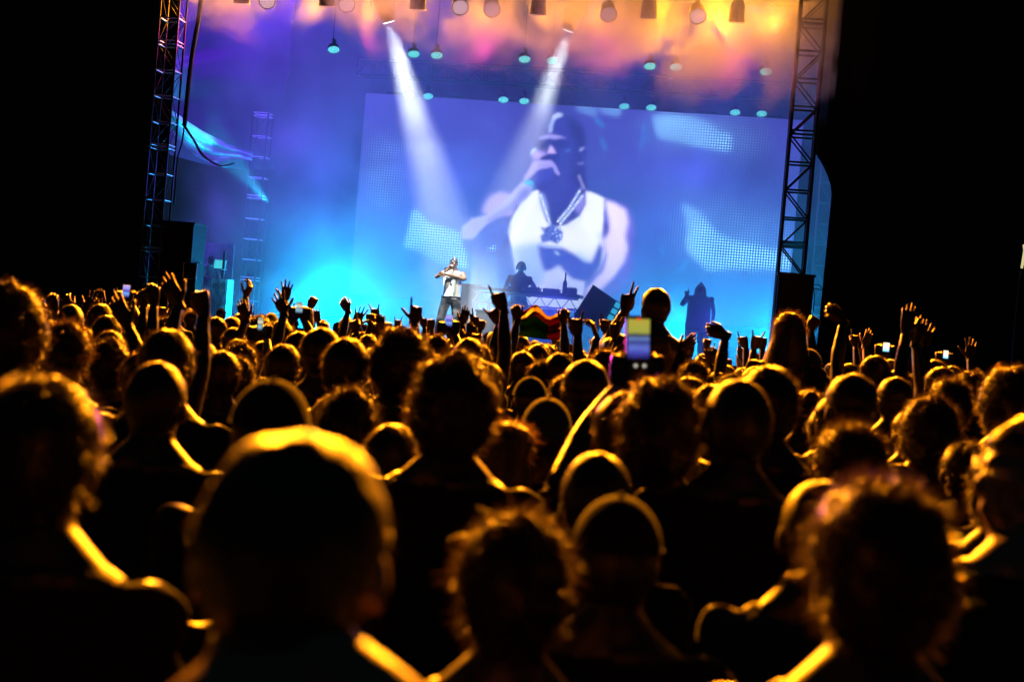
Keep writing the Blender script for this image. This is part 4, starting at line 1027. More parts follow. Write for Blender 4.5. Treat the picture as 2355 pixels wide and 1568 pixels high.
def person_at(base, H, hair, label, group=None, tone='dark', hseed=1, skin=1, top=0, yaw=0.0, pose='idle', arms=None, head_rot=(0, 0, 0), sleeves='short', wide=1.0, voxel=0.016, hvox=None, proto=True, **kw):
    """Empty at the feet > body, hair / cap; H = height of the top of the hair"""
    s = H / HTOP[hair]
    root = tag(empty('person', base, yaw), label, 'person', group); root.scale = (s, s, s)
    if proto and arms is None:
        key = (pose, skin, top, sleeves, round(wide, 2), voxel)
        if key not in _bodies:
            gk = ('geo', pose, sleeves, round(wide, 2), voxel)
            if gk not in _bodies: _bodies[gk] = body_geo(POSES[pose], (0, 0, 0), wide, voxel, sleeves=sleeves, hvox=0.009)
            _bodies[key] = geo_mesh('body', _bodies[gk], [SKIN[skin], TOPS[top], JEANS, SHOE])
        me = _bodies[key]; hr = (0, 0, 0)
    else:
        me = geo_mesh('body', body_geo(arms, head_rot, wide, voxel, sleeves=sleeves, hvox=hvox, **kw), [SKIN[skin], TOPS[top], JEANS, SHOE]); hr = head_rot
    link('body', me, None, root)
    nm = COVER.get(hair, 'hair')
    if hair in ('cap', 'backcap', 'beanie'):
        under = link('hair', hair_mesh('buzz', 1, tone), None, root); objs = [under, link(nm, hair_mesh(hair, hseed, tone), None, root)]
    else: objs = [link(nm, hair_mesh(hair, hseed, tone), None, root)]
    if any(hr):
        rot = (Matrix.Rotation(hr[0], 4, 'Z') @ Matrix.Rotation(hr[1], 4, 'X') @ Matrix.Rotation(hr[2], 4, 'Y')); pv = Matrix.Translation((0, 0, 1.50))
        for o in objs: o.matrix_basis = pv @ rot @ pv.inverted()
    return root
POSES = {'idle': None, 'elbows': {-1: dict(wrist=(-0.10, 0.26, 1.18), pole=(-1, -0.3, -0.6), gesture='grip'), 1: dict(wrist=(0.10, 0.26, 1.16), pole=(1, -0.3, -0.6), gesture='grip')},
         'pocket': {-1: dict(wrist=(-0.2, 0.10, 0.92), pole=(-1, -1, 0), gesture='fist'), 1: dict(wrist=(0.2, 0.10, 0.92), pole=(1, -1, 0), gesture='fist')}}
placed = []
def crowd_head(x, ytop, wpx, hair, label, group=None, d=None, **kw):
    d = d or HWID[hair] * FPX / wpx
    top = P(x, ytop, d); placed.append((top.x, top.y))
    s = top.z / HTOP[hair]
    if not 0.84 < s < 1.16: print("HEIGHT", label, round(top.z, 2), 'd', round(d, 2))
    return person_at((top.x, top.y, 0), top.z, hair, label, group, **kw)
def crowd_hand(tip, wrist, hpx, gesture, label, side=1, hair='short', d=None, roll=0.0, group=None, dx=0.0, dy=-0.18, H=None, grow=1.28, **kw):
    """a person whose raised hand covers the given pixels: tip and wrist in frame pixels, hpx = length of an open hand there"""
    d = (d or 0.19 * FPX / hpx) / grow
    t = P(tip[0], tip[1], d); w = P(wrist[0], wrist[1], d)
    H = H or min(1.86, max(1.50, w.z - 0.24))
    s = H / HTOP[hair]
    while w.z > (1.405 + 0.535) * s and H < 1.95: H += 0.02; s = H / HTOP[hair]
    base = Vector((w.x - side * 0.16 + dx, w.y + dy, 0)); placed.append((base.x, base.y))
    wl = (w - base) / s; dr = (t - w)
    a = {side: dict(wrist=tuple(wl), pole=kw.pop('pole', (side * 0.8, 0.1, -0.5)), gesture=gesture, roll=roll, dir=tuple(dr))}
    a.update(kw.pop('extra', {}))
    if 'sleeves' not in kw and int(tip[0] + tip[1]) % 2: kw['sleeves'] = 'long'
    if kw.get('skin') == 1: kw['skin'] = 2
    return person_at(tuple(base), H, hair, label, group, arms=a, proto=False, **kw), w, t, d
# ------------------------------------------------------------------ the crowd: people one can tell apart, by the pixel their head or hand covers
NEAR = dict(voxel=0.011, proto=False, arms={})
big = crowd_head(680, 992, 500, 'buzz', 'close cropped big round head blurred in the near left foreground, bare shoulder lit yellow', d=1.20, skin=0, top=0, sleeves='tank', tone='black', hseed=11, voxel=0.010, proto=False, arms={}, head_rot=(0, -0.30, 0.0), wide=1.0, shrug=0.05)
big.scale = (big.scale.x * 1.08, big.scale.y * 1.05, big.scale.z)
crowd_head(1052, 806, 232, 'curly', 'curly haired person in the centre with a bright orange rim all round the hair', d=3.2, hseed=2, top=0, **NEAR)
crowd_head(1525, 862, 218, 'curly', 'curly haired person right of centre with glowing beads of light down the hair', d=3.35, hseed=3, top=0, **NEAR)
crowd_head(1195, 1168, 330, 'messy', 'tousled short haired person low in the centre foreground with a thick orange rim on top', d=2.0, hseed=4, top=0, **NEAR)
crowd_head(1428, 1134, 205, 'beanie', 'person in a smooth beanie with a thin dim rim, right of the tousled head', d=2.3, hseed=0, top=0, **NEAR)
crowd_head(2035, 1085, 380, 'messy', 'large dark tousled head in the lower right foreground with dull red glints on the left', d=1.75, hseed=5, top=0, **NEAR)
crowd_head(1892, 1102, 200, 'buzz', 'close cropped head half hidden left of the big dark tousled head', d=2.55, skin=1, top=1, **NEAR)
crowd_head(1703, 870, 168, 'buzz', 'person with cropped hair and one ear showing, right of the beaded curly head', d=3.2, skin=1, top=0, **NEAR)
crowd_head(1772, 838, 185, 'short', 'short haired person with a bright yellow streak on top, behind the cropped head', d=3.9, hseed=6, top=0, **NEAR)
crowd_head(1962, 858, 124, 'fade', 'square topped head with a yellow left edge, in the right crowd', d=4.6, hseed=7, top=1, **NEAR)
crowd_head(2140, 905, 155, 'curly', 'curly head with an orange left edge, right of the square topped head', d=4.7, hseed=4, top=0, **NEAR)
crowd_head(2187, 865, 104, 'messy', 'tousled head peeping over the curly head on the right', d=6.2, hseed=5, top=0, **NEAR)
crowd_head(2332, 838, 150, 'afro', 'wide curly head near the right edge with a furry orange outline', d=5.4, hseed=8, top=0, **NEAR)
crowd_head(1962, 965, 205, 'messy', 'dark rounded head in front of the square topped head', d=3.3, hseed=5, top=0, **NEAR)
crowd_head(2095, 942, 90, 'short', 'dark short haired head between the square topped and the curly head on the right', d=6.0, hseed=6, top=0, **NEAR)
crowd_head(2222, 1008, 120, 'bun', 'dark head with a small orange glint on top of its bun, right foreground', d=4.4, hseed=9, top=0, **NEAR)
o_prof = crowd_head(2395, 948, 235, 'short', 'person in profile at the right edge with spectacles and lit cheek and shoulder', d=2.45, skin=0, top=0, sleeves='tank', yaw=0.0, hseed=6, voxel=0.010, proto=False, arms={}, head_rot=(1.25, 0, 0))
crowd_head(367, 830, 152, 'buzz', 'smooth round head with a strong orange arc on its right side, left crowd', d=3.45, skin=1, top=0, hseed=1, **NEAR)
crowd_head(390, 755, 132, 'short', 'broad short haired head behind the one with the strong orange arc', d=4.25, skin=1, top=0, hseed=6, **NEAR)
crowd_head(632, 868, 225, 'beanie', 'smooth beanie head with a dull orange right edge in the left centre', d=2.8, hseed=0, top=0, **NEAR)
crowd_head(800, 775, 112, 'short', 'short haired head with a pink and orange top edge, left of the magenta curls', d=4.9, hseed=6, top=0, **NEAR)
crowd_head(742, 753, 100, 'fade', 'dark head with a thin pink top edge behind the pink and orange edged head', d=5.6, hseed=7, top=0, **NEAR)
crowd_head(927, 748, 150, 'curly', 'curly head glowing magenta on top, left of centre', d=4.9, hseed=3, top=0, **NEAR)
crowd_head(20, 645, 190, 'afro', 'big fuzzy haired head at the left edge glowing dull orange', d=4.2, hseed=8, top=0, **NEAR)
crowd_head(110, 862, 330, 'short', 'dark short haired head and back filling the lower left foreground', d=1.95, hseed=12, tone='black', top=0, sleeves='long', **NEAR)
crowd_head(158, 737, 128, 'messy', 'tousled head with faint brown strands in the left crowd', d=4.9, hseed=4, tone='brown', top=0, **NEAR)
crowd_head(1178, 968, 155, 'long', 'long haired person with sunlit looking yellow strands, right of the central curly head', d=3.9, hseed=10, tone='fair', top=0, head_rot=(-0.9, 0, 0), voxel=0.012, proto=False, arms={})
crowd_head(1262, 912, 130, 'backcap', 'person in a backward cap with an orange outline, centre right', d=4.3, hseed=1, top=0, **NEAR)
crowd_head(1350, 826, 112, 'fade', 'tall narrow head with a yellow top edge right of centre', d=4.9, hseed=7, top=0, **NEAR)
crowd_head(905, 972, 136, 'short', 'dim short haired head just left of the central curly head', d=3.6, hseed=6, top=0, **NEAR)
crowd_head(1222, 864, 92, 'cap', 'small capped head with a thin orange arc, centre', d=6.2, hseed=0, top=0, **NEAR)
crowd_head(1186, 816, 80, 'curly', 'small curly head with an orange rim above the small capped head', d=8.6, hseed=2, top=0)
crowd_head(1098, 784, 84, 'messy', 'tousled head with orange tufts just above the central curly head', d=8.0, hseed=4, top=0)
crowd_head(1288, 810, 78, 'short', 'short haired head with a pale yellow left edge, right of the flag', d=7.2, hseed=6, top=0)
crowd_head(1392, 800, 76, 'messy', 'tousled reddish head below the pair of raised fingers', d=8.5, hseed=5, tone='brown', top=0)
crowd_head(1302, 862, 84, 'short', 'small short haired head with a thin yellow line, beside the tall narrow head', d=6.6, hseed=12, top=0)
crowd_head(1250, 848, 46, 'fade', 'tiny dark head between two orange rimmed heads in the centre', d=9.5, hseed=7)
crowd_head(655, 790, 92, 'short', 'short haired head with a furry orange right edge, left centre', d=6.1, hseed=6)
crowd_head(558, 786, 88, 'messy', 'tousled head with layered yellow rims, left centre', d=7.0, hseed=4)
crowd_head(548, 815, 84, 'messy', 'tousled head in front of the one with layered yellow rims', d=6.4, hseed=5)
crowd_head(540, 752, 60, 'short', 'small short haired head with a yellow arc below the raised C shaped hand', d=9.4, hseed=6)
crowd_head(690, 762, 74, 'fade', 'small head with a smooth brown top edge, left centre', d=7.6, hseed=7)
crowd_head(536, 728, 52, 'short', 'small reddish topped head beside the patch rack', d=10.8, hseed=6, tone='brown')
crowd_head(655, 738, 40, 'curly', 'tiny curly head below the open spread hands', d=14, hseed=2)
crowd_head(602, 724, 50, 'curly', 'small curly head behind a lit phone, left centre', d=12, hseed=3)
crowd_head(166, 700, 62, 'buzz', 'small smooth head with a bright yellow arc in the far left crowd', d=8.3, hseed=1)
crowd_head(250, 724, 70, 'short', 'round short haired head with a bright yellow right arc, far left crowd', d=8.0, hseed=6)
crowd_head(384, 728, 84, 'messy', 'tousled head with yellow strands below the thin raised arm, left', d=7.9, hseed=4)
crowd_head(300, 790, 80, 'cap', 'capped head with two yellow lines, left crowd', d=7.0, hseed=0)
crowd_head(798, 728, 34, 'short', 'tiny purple lit head in front of the bright floor glow', d=16.5, hseed=6)
crowd_head(1655, 852, 62, 'buzz', 'small smooth head with a thin yellow arc right of the beaded curly head', d=8.2, hseed=1)
crowd_head(1598, 826, 66, 'messy', 'small tousled head below the hooded figure on stage', d=8.4, hseed=5)
crowd_head(1738, 838, 60, 'curly', 'small curly head with a dull orange edge below the right tower', d=9.6, hseed=3)
crowd_head(2150, 826, 66, 'short', 'small short haired head with a thin orange arc in the far right crowd', d=8.6, hseed=6)
crowd_head(2235, 850, 90, 'curly', 'small curly head with a furry edge left of the wide curly head', d=7.2, hseed=3)
crowd_head(2060, 866, 84, 'fade', 'dark flat topped head behind the square topped head on the right', d=6.6, hseed=7)
crowd_head(1860, 800, 60, 'cap', 'capped head with a flat edge beside the long haired woman', d=9.0, hseed=1)
# the two people raised above the crowd
wm = crowd_head(1816, 716, 78, 'long', 'woman with long fair edged hair high above the crowd before the right tower', d=8.9, hseed=10, tone='brown', skin=0, top=0, sleeves='short', yaw=0.15, voxel=0.014, proto=False, arms={})
mn, mw, mt_, md = crowd_hand((1447, 664), (1437, 716), 60, 'v', 'shirtless man standing high above the crowd, making a V sign beside his head', side=-1, hair='buzz', d=9.6, sleeves='bare', skin=2, H=2.06, grow=1.0, hvox=0.005, dx=0.02, dy=-0.16, pole=(-0.35, 0.2, -1), voxel=0.013, head_rot=(0.5, 0, 0), roll=0.0)

# people known by a raised hand
ch = crowd_hand
ch((586, 632), (566, 676), 47, 'c', 'person raising a bent C shaped hand in front of the hazy rear tower', skin=1, side=1, hair='short', roll=1.2)
ch((661, 646), (657, 688), 44, 'open', 'person raising a wide open hand high against the blue haze, left centre', skin=1, side=1, hair='curly', hseed=2)
ch((636, 662), (654, 712), 54, 'open', 'person raising a spread hand just in front of the highest open hand, left centre', skin=2, side=-1, hair='short', hseed=6)
ch((728, 672), (714, 706), 42, 'fist', 'person raising a clenched fist left of the bright floor glow', skin=1, side=1, hair='messy', hseed=4)
ch((787, 690), (800, 714), 42, 'limp', 'person raising a drooping wrist above the bright floor glow', skin=1, side=-1, hair='short', hseed=6)
ch((836, 694), (818, 742), 48, 'open', 'person raising an open palm with five fingers right of the bright floor glow', skin=1, side=-1, hair='short', hseed=6)
ch((667, 702), (665, 724), 20, 'horns', 'distant person raising a small horned hand behind the raised phone', skin=1, side=1, d=17)
ch((726, 716), (732, 738), 18, 'open', 'distant person raising a small open hand left of the tiny purple lit head', skin=1, side=1, d=17)
ch((862, 706), (866, 730), 27, 'horns', 'person making a horn sign with splayed fingers left of the magenta curls', skin=1, side=1, d=15)
ch((852, 718), (852, 740), 27, 'fist', 'person raising a small fist beside the horn sign', skin=2, side=-1, d=14)
ch((959, 678), (955, 736), 60, 'gun', 'person pointing one finger up with the thumb out, above the magenta curls', skin=2, side=1, hair='short', hseed=6)
ch((991, 734), (993, 756), 24, 'fist', 'distant person raising a fist left of the performer legs', skin=2, side=1, d=16)
ch((972, 728), (976, 752), 24, 'v', 'distant person raising two fingers left of the performer legs', skin=1, side=1, d=17)
ch((1070, 716), (1064, 742), 26, 'flat', 'distant person raising a reddish flat hand right of the performer legs', skin=1, side=1, d=15)
ch((1091, 716), (1092, 748), 30, 'v', 'person raising a small V sign below the left leg of the booth', skin=2, side=1, d=14)
ch((1107, 736), (1103, 756), 24, 'fist', 'person raising a small fist below the booth', skin=1, side=-1, d=15)
ch((1139, 649), (1158, 704), 60, 'point', 'person with a big fist and one finger pointing up left of the flag', skin=2, side=1, hair='short', d=8.0, grow=1.05, hseed=6)
ch((1130, 708), (1147, 740), 40, 'horns', 'person raising a hand with little finger and thumb out beside the pointing finger', skin=2, side=-1, d=11)
ch((1322, 706), (1328, 762), 56, 'horns', 'person making a horn sign right of the flag', skin=2, side=1, hair='messy', d=9.5, hseed=4)
ch((1358, 720), (1372, 764), 46, 'c', 'person curling a hand into a ring right of the horn sign', skin=2, side=-1, d=11.5, roll=1.3)
ch((1392, 720), (1394, 762), 44, 'point', 'person raising one straight finger below the tilted lamp panel', skin=2, side=1, d=12.5)
ch((1416, 722), (1412, 768), 46, 'v', 'person raising two straight fingers left of the raised bright phone', skin=2, side=-1, d=12)
ch((1630, 750), (1668, 762), 46, 'limp', 'person with a drooping hand pointing left below the hooded figure', skin=1, side=-1, d=10.5, hair='short', hseed=6)
ch((1588, 780), (1566, 800), 40, 'flat', 'person with a slanting lit hand left of the drooping one', skin=1, side=1, d=12)
ch((1628, 776), (1624, 796), 24, 'fist', 'distant person raising a small fist below the hooded figure', skin=1, side=1, d=17)
ch((1706, 764), (1714, 794), 32, 'point', 'person raising one thin finger right of the hooded figure', skin=1, side=1, d=14.5)
ch((1744, 756), (1733, 796), 42, 'horns', 'person making a horn sign left of the right speaker stack', skin=2, side=-1, d=12.5)
ch((1753, 775), (1752, 798), 28, 'fist', 'person raising a fist just left of the right speaker stack', skin=2, side=1, d=14)
ch((1878, 728), (1862, 754), 34, 'fist', 'person raising a reddish fist in the cyan gap beside the right wing drape', skin=1, side=1, d=12.5)
ch((1912, 716), (1938, 738), 40, 'limp', 'dim raised arm with a drooping hand in front of the right wing drape', skin=1, side=-1, d=10.5)
ch((2090, 716), (2082, 760), 44, 'flat', 'dim raised forearm, left of three parallel lit arms on the far right', skin=1, side=-1, d=10)
ch((2120, 734), (2104, 782), 46, 'flat', 'dim raised forearm, middle of three parallel lit arms on the far right', skin=1, side=1, d=10.4)
ch((2136, 736), (2122, 790), 44, 'open', 'dim raised open hand, right of three parallel lit arms on the far right', skin=1, side=1, d=11)
ch((1998, 764), (1988, 790), 26, 'flat', 'distant person raising a small lit hand left of the tiny phone on the right', skin=0, side=1, d=16)
ch((1966, 766), (1966, 790), 26, 'point', 'distant person raising a thin dim finger on the right', skin=1, side=1, d=16)
ch((2232, 786), (2228, 816), 30, 'open', 'distant person raising a dim open hand in the far right crowd', skin=1, side=1, d=14)
ch((236, 640), (262, 690), 60, 'flat', 'person with a long raised forearm slanting right, lit edge, on the far left', skin=1, side=-1, d=7.6, dx=0.35)
ch((352, 642), (356, 690), 46, 'limp', 'person with a bent raised arm left of the left tower foot', skin=1, side=1, d=9.5)
ch((388, 645), (412, 690), 52, 'flat', 'person with a raised arm edged in yellow left of the thick dark arm', skin=1, side=-1, d=8.0)
ch((452, 638), (470, 712), 120, 'fist', 'person raising a thick dark sleeved arm with a fist on the left', skin=2, side=1, d=5.2, grow=1.0, sleeves='long', hair='short', hseed=6)
ch((208, 694), (198, 712), 30, 'open', 'distant person raising a small reddish open hand on the far left', skin=1, side=1, d=13)
ch((120, 690), (126, 716), 34, 'c', 'person with an arched raised arm edged in yellow at the far left', skin=1, side=1, d=11)
ch((150, 688), (160, 716), 34, 'limp', 'person with a second arched raised arm beside the small smooth head', skin=1, side=-1, d=11.5)
ch((330, 668), (332, 700), 34, 'grip', 'person raising a small lit hand above the bright round phone', skin=1, side=1, d=11)
ch((556, 706), (566, 735), 34, 'flat', 'person raising a reddish flat hand right of the patch rack', skin=1, side=-1, d=12)

# ------------------------------------------------------------------ people and gear on the stage
def floor_pt(x, y, d):
    q = P(x, y, d); return Vector((q.x, q.y, SF))
SHIRT = mat('white_ribbed_vest', (0.75, 0.76, 0.74), 0.8, 0, 0.1, 60, 0.05)
# the performer, facing the crowd
pb = floor_pt(1044, 600, 29.6); ph = P(1044, 590, 29.6).z - SF; s = ph / 1.75
perf = tag(empty('person', pb, math.pi - 0.12), 'performer in a white vest and black head wrap singing at the front of the stage', 'performer'); perf.scale = (s, s, s)
arms = {1: dict(elbow=(0.33, 0.14, 1.30), wrist=(0.075, 0.185, 1.475), gesture='grip', dir=(-0.35, -0.1, 0.6), roll=0.6),
        -1: dict(elbow=(-0.285, 0.17, 1.30), wrist=(0.10, 0.265, 1.375), gesture='flat', dir=(0.9, -0.05, 0.05), roll=0.0)}
prot = (0.25, -0.04, 0.0)
g_ = body_geo(arms, prot, 1.08, 0.009, legs=((0.13, 0.05), (0.16, 0.0)), sleeves='tank', hvox=0.004)
pm = geo_mesh('body', g_, [mat('skin_performer', (0.16, 0.085, 0.045), 0.3, 0, 0.05, 40, 0.1), SHIRT, JEANS, SHOE]); link('body', pm, None, perf)
v_ = MB(); W = 1.08
v_.rings([(0, 0, 0.90), (0, 0, 1.02), (0, 0.006, 1.12), (0, 0.004, 1.25), (0, -0.004, 1.33)], [(0.178 * W, 0.128), (0.156 * W, 0.118), (0.153 * W, 0.117), (0.176 * W, 0.130), (0.150 * W, 0.122)], 28, cap=False, sq=(1, 0, 0))
for sgn in (-1, 1): v_.rings([(sgn * 0.105, 0.112, 1.31), (sgn * 0.098, 0.075, 1.425), (sgn * 0.092, 0.0, 1.468), (sgn * 0.098, -0.07, 1.42), (sgn * 0.105, -0.118, 1.31)], [(0.030, 0.005)] * 5, 8, sq=(1, 0, 0))
vest = v_.build('vest', SHIRT, perf, True)
DARKP = mat('shirt_print_ink', (0.10, 0.11, 0.09), 0.85); GREENP = mat('shirt_print_grey', (0.35, 0.38, 0.32), 0.85)
def vpt(u, z, k=0.0):
    a = u; r = (0.176 * W, 0.128) if z > 1.2 else (0.156 * W, 0.119)
    return Vector((math.sin(a) * (r[0] + k), math.cos(a) * (r[1] + k) + 0.005, z))
def patch(poly, m_, nm, k):
    mb = MB(); cx_ = sum(p[0] for p in poly) / len(poly); cz_ = sum(p[1] for p in poly) / len(poly)
    mb.add([vpt(cx_, cz_, k + .004)] + [vpt(a, z, k) for a, z in poly], [(0, i + 1, (i + 1) % len(poly) + 1) for i in range(len(poly))]); return mb.build(nm, m_, vest)
patch([(-0.08, 1.205), (0.06, 1.215), (0.10, 1.18), (0.0, 1.15), (-0.09, 1.165)], DARKP, 'print', 0.008)
patch([(-0.04, 1.245), (0.05, 1.24), (0.03, 1.22), (-0.05, 1.222)], DARKP, 'print', 0.008)
patch([(-0.62, 1.20), (-0.30, 1.23), (-0.34, 1.08), (-0.20, 0.98), (-0.50, 0.95), (-0.66, 1.05)], GREENP, 'print', 0.010)
MB().rings([(math.sin(t) * 0.185 * W, math.cos(t) * 0.134, 0.935) for t in [k * math.pi / 12 for k in range(25)]], (0.010, 0.018), 6).build('belt', black_metal, perf, True)
bk = MB()
for z_ in (0.912, 0.958): bk.box((0, 0.142, z_), (0.06, 0.012, 0.008))
for x_ in (-0.03, 0.03): bk.box((x_, 0.142, 0.935), (0.008, 0.012, 0.05))
chrome = mat('chrome', (0.85, 0.84, 0.78), 0.2, 1.0)
bk.build('buckle', chrome, perf)
tr_ = MB()
tr_.rings([(0, 0, 0.945), (0, -0.012, 0.88), (0, -0.008, 0.82)], [(0.182 * W, 0.128), (0.192 * W, 0.132), (0.18 * W, 0.12)], 20, sq=(1, 0, 0))
for i, sg in enumerate((-1, 1)):
    lx, ly = ((0.13, 0.05), (0.16, 0.0))[i]
    tr_.rings([(sg * 0.092, 0, 0.88), (sg * (0.09 + lx * 0.3), ly * 0.4, 0.68), (sg * lx * 1.1, ly * 0.7 + 0.012, 0.48), (sg * lx * 1.25, ly - 0.012, 0.30), (sg * lx * 1.35, ly - 0.01, 0.07)], [0.108, 0.098, 0.085, 0.083, 0.078], 14)
tv, tf = fused(tr_, 0.014, 2); tm = MB(); tm.add([tuple(q) for q in tv], tf)
denim = bpy.data.materials.new('washed_black_denim'); denim.use_nodes = True; nt = denim.node_tree; b_ = nt.nodes['Principled BSDF']; b_.inputs['Roughness'].default_value = 0.8
w_ = nt.nodes.new('ShaderNodeTexNoise'); w_.inputs['Scale'].default_value = 5; w_.inputs['Detail'].default_value = 4; r_ = nt.nodes.new('ShaderNodeValToRGB'); r_.color_ramp.elements[0].position = 0.45; r_.color_ramp.elements[0].color = (0.02, 0.022, 0.026, 1); r_.color_ramp.elements[1].position = 0.7; r_.color_ramp.elements[1].color = (0.22, 0.22, 0.21, 1)
tc_ = nt.nodes.new('ShaderNodeTexCoord'); nt.links.new(tc_.outputs['Object'], w_.inputs['Vector']); nt.links.new(w_.outputs['Fac'], r_.inputs[0]); nt.links.new(r_.outputs[0], b_.inputs['Base Color'])
tm.build('trousers', denim, perf, True)
# head wrap with a pale centre seam and tails behind
rotM = Matrix.Rotation(prot[0], 4, 'Z') @ Matrix.Rotation(prot[1], 4, 'X'); pv_ = Matrix.Translation((0, 0, 1.50)); HMx = pv_ @ rotM @ pv_.inverted()
wr_ = MB(); nu, nv = 28, 10; base_i = 0
for j in range(nv + 1):
    t = j / nv * 1.62
    for i in range(nu):
        ph_ = 2 * math.pi * i / nu; d_ = Vector((math.sin(t) * math.cos(ph_), math.sin(t) * math.sin(ph_), math.cos(t)))
        zz = max(d_.z, 0.30 if d_.y > 0.2 else -0.3)
        wr_.v.append(tuple(SK + Vector((d_.x * 0.081, d_.y * 0.102, zz * 0.104 - (0.02 if d_.y < 0 else 0) * t))))
for j in range(nv):
    for i in range(nu): wr_.f.append((j * nu + i, (j + 1) * nu + i, (j + 1) * nu + (i + 1) % nu, j * nu + (i + 1) % nu))
wr_.rings([SK + Vector((0, -0.095, -0.02)), SK + Vector((-0.05, -0.11, -0.08)), SK + Vector((-0.085, -0.09, -0.17))], [(0.02, 0.01), (0.022, 0.008), (0.012, 0.005)], 8)
wrap = wr_.build('head_wrap', HATM[0], perf, True); wrap.matrix_basis = HMx
seam = MB().rings([SK + Vector((0, 0.103 * math.sin(a), 0.106 * math.cos(a))) for a in [k * 0.12 for k in range(0, 11)]], (0.006, 0.003), 6, sq=(1, 0, 0)).build('seam', mat('pale_seam', (0.6, 0.6, 0.62), 0.7), perf, True); seam.matrix_basis = HMx
gl = MB()
for sg in (-1, 1): gl.rings([SK + Vector((sg * 0.012, 0.094, 0.008)), SK + Vector((sg * 0.035, 0.092, 0.006)), SK + Vector((sg * 0.062, 0.072, 0.008))], [(0.006, 0.014), (0.008, 0.018), (0.005, 0.013)], 8, sq=(0, 1, 0)); gl.tube(SK + Vector((sg * 0.062, 0.072, 0.01)), SK + Vector((sg * 0.078, 0.0, 0.0)), 0.003, 5)
gl.tube(SK + Vector((-0.014, 0.096, 0.01)), SK + Vector((0.014, 0.096, 0.01)), 0.003, 5)
gls = gl.build('sunglasses', mat('black_plastic', (0.01, 0.01, 0.01), 0.15), perf, True); gls.matrix_basis = HMx
MB().rings([(-0.075, -0.01, 1.455), (-0.06, 0.085, 1.40), (0.0, 0.128, 1.33), (0.06, 0.085, 1.40), (0.075, -0.01, 1.455)], 0.007, 6).ball((0, 0.133, 1.315), (0.02, 0.008, 0.022), 8, 6).build('chain', chrome, perf, True)
def loc2w(root, p): return root.matrix_basis @ Vector(p) if False else Matrix.Translation(root.location) @ Matrix.Rotation(root.rotation_euler.z, 4, 'Z') @ Matrix.Scale(root.scale.x, 4) @ Vector(p)
ma, mb2 = loc2w(perf, (0.02, 0.115, 1.555)), loc2w(perf, (0.155, 0.20, 1.475))
mic = tag(empty('microphone', ma), 'black handheld microphone held at the performer mouth', 'microphone')
MB().rings([(0, 0, 0), (mb2 - ma) * 0.2, mb2 - ma], [0.019, 0.021, 0.016], 12).build('handle', black_metal, mic, True)
MB().ball((0, 0, 0), 0.030, 12, 8).build('grille', mat('steel_mesh', (0.4, 0.4, 0.4), 0.4, 1), mic, True)
# hooded man on the right of the stage holding up a finger
hb = floor_pt(1612, 650, 30.6); hh = P(1612, 648, 30.6).z - SF; s2 = hh / 1.757
a2 = {1: dict(elbow=(0.34, 0.06, 1.20), wrist=(0.27, 0.10, 1.44), gesture='point', dir=(0.02, 0.05, 1), roll=0.0), -1: dict(wrist=(-0.27, 0.05, 0.92), pole=(-0.4, -1, 0), gesture='limp')}
NAVY = mat('dark_hoodie', (0.02, 0.02, 0.035), 0.95, 0, 0.2, 60)
hooded = tag(empty('person', hb, math.pi), 'hooded man in dark clothes raising one finger on the right of the stage', 'person'); hooded.scale = (s2 * 1.14, s2 * 1.1, s2)
gg = body_geo(a2, (0, 0, 0), 1.22, 0.013, legs=((0.115, 0), (0.115, 0)), sleeves='long', hvox=0.005, hips=1.1)
link('body', geo_mesh('body', gg, [SKIN[2], NAVY, NAVY, SHOE]), None, hooded)
hd_ = link('hood', hood_mb().mesh('hood', True), NAVY, hooded); hd_.scale = (1.06, 1.06, 1.0)
co_ = MB(); co_.rings([(0, 0, 1.43), (0, -0.005, 1.36), (0, 0, 1.2), (0, 0, 1.0), (0, 0, 0.80), (0, 0, 0.70)], [(0.11, 0.09), (0.215, 0.125), (0.225, 0.16), (0.225, 0.165), (0.235, 0.165), (0.235, 0.16)], 24, sq=(1, 0, 0)).build('hoodie', NAVY, hooded, True)
lg_ = MB()
for sg in (-1, 1): lg_.rings([(sg * 0.11, 0, 0.85), (sg * 0.12, 0, 0.5), (sg * 0.15, 0, 0.06)], [0.125, 0.105, 0.095], 14)
lg_.build('baggy_trousers', NAVY, hooded, True)
# DJ booth: truss table
BV = 31.4
bL, bR = U_at(1092, 672, BV), U_at(1330, 690, BV); bz = Z_at(1205, 672, BV)
base = SP((bL + bR) / 2, BV, SF); booth = tag(empty('dj_booth', base), 'wide truss table of the DJ booth in front of the screen', 'dj booth')
R8m = Matrix.Rotation(-PSI, 3, 'Z'); bw = bR - bL
MB().box(SP((bL + bR) / 2, BV + 0.1, bz) - base, (bw + 0.1, 0.95, 0.07), R8m).build('table_top', black_metal, booth)
for zz in (bz - 0.07, bz - 0.30):
    for dv in (-0.3, 0.0): bar('chord', SP(bL, BV + dv, zz), SP(bR, BV + dv, zz), 0.022, booth, origin=base)
n_ = 14
for k in range(n_):
    u0, u1 = bL + bw * k / n_, bL + bw * (k + 1) / n_; za, zb_ = (bz - 0.07, bz - 0.30) if k % 2 else (bz - 0.30, bz - 0.07)
    bar('brace', SP(u0, BV - 0.3, za), SP(u1, BV - 0.3, zb_), 0.011, booth, origin=base)
for k, uu in enumerate((bL + 0.03, bL + 0.36, bR - 0.36, bR - 0.03)):
    for dv in (-0.3, 0.0): bar('leg', SP(uu, BV + dv, SF), SP(uu, BV + dv, bz - 0.30), 0.020, booth, origin=base)
    if k % 2 == 0:
        for j in range(5):
            z_ = SF + 0.1 + j * (bz - SF - 0.4) / 5; bar('rung', SP(uu, BV - 0.3, z_), SP(uu + 0.33, BV - 0.3, z_), 0.010, booth, origin=base)
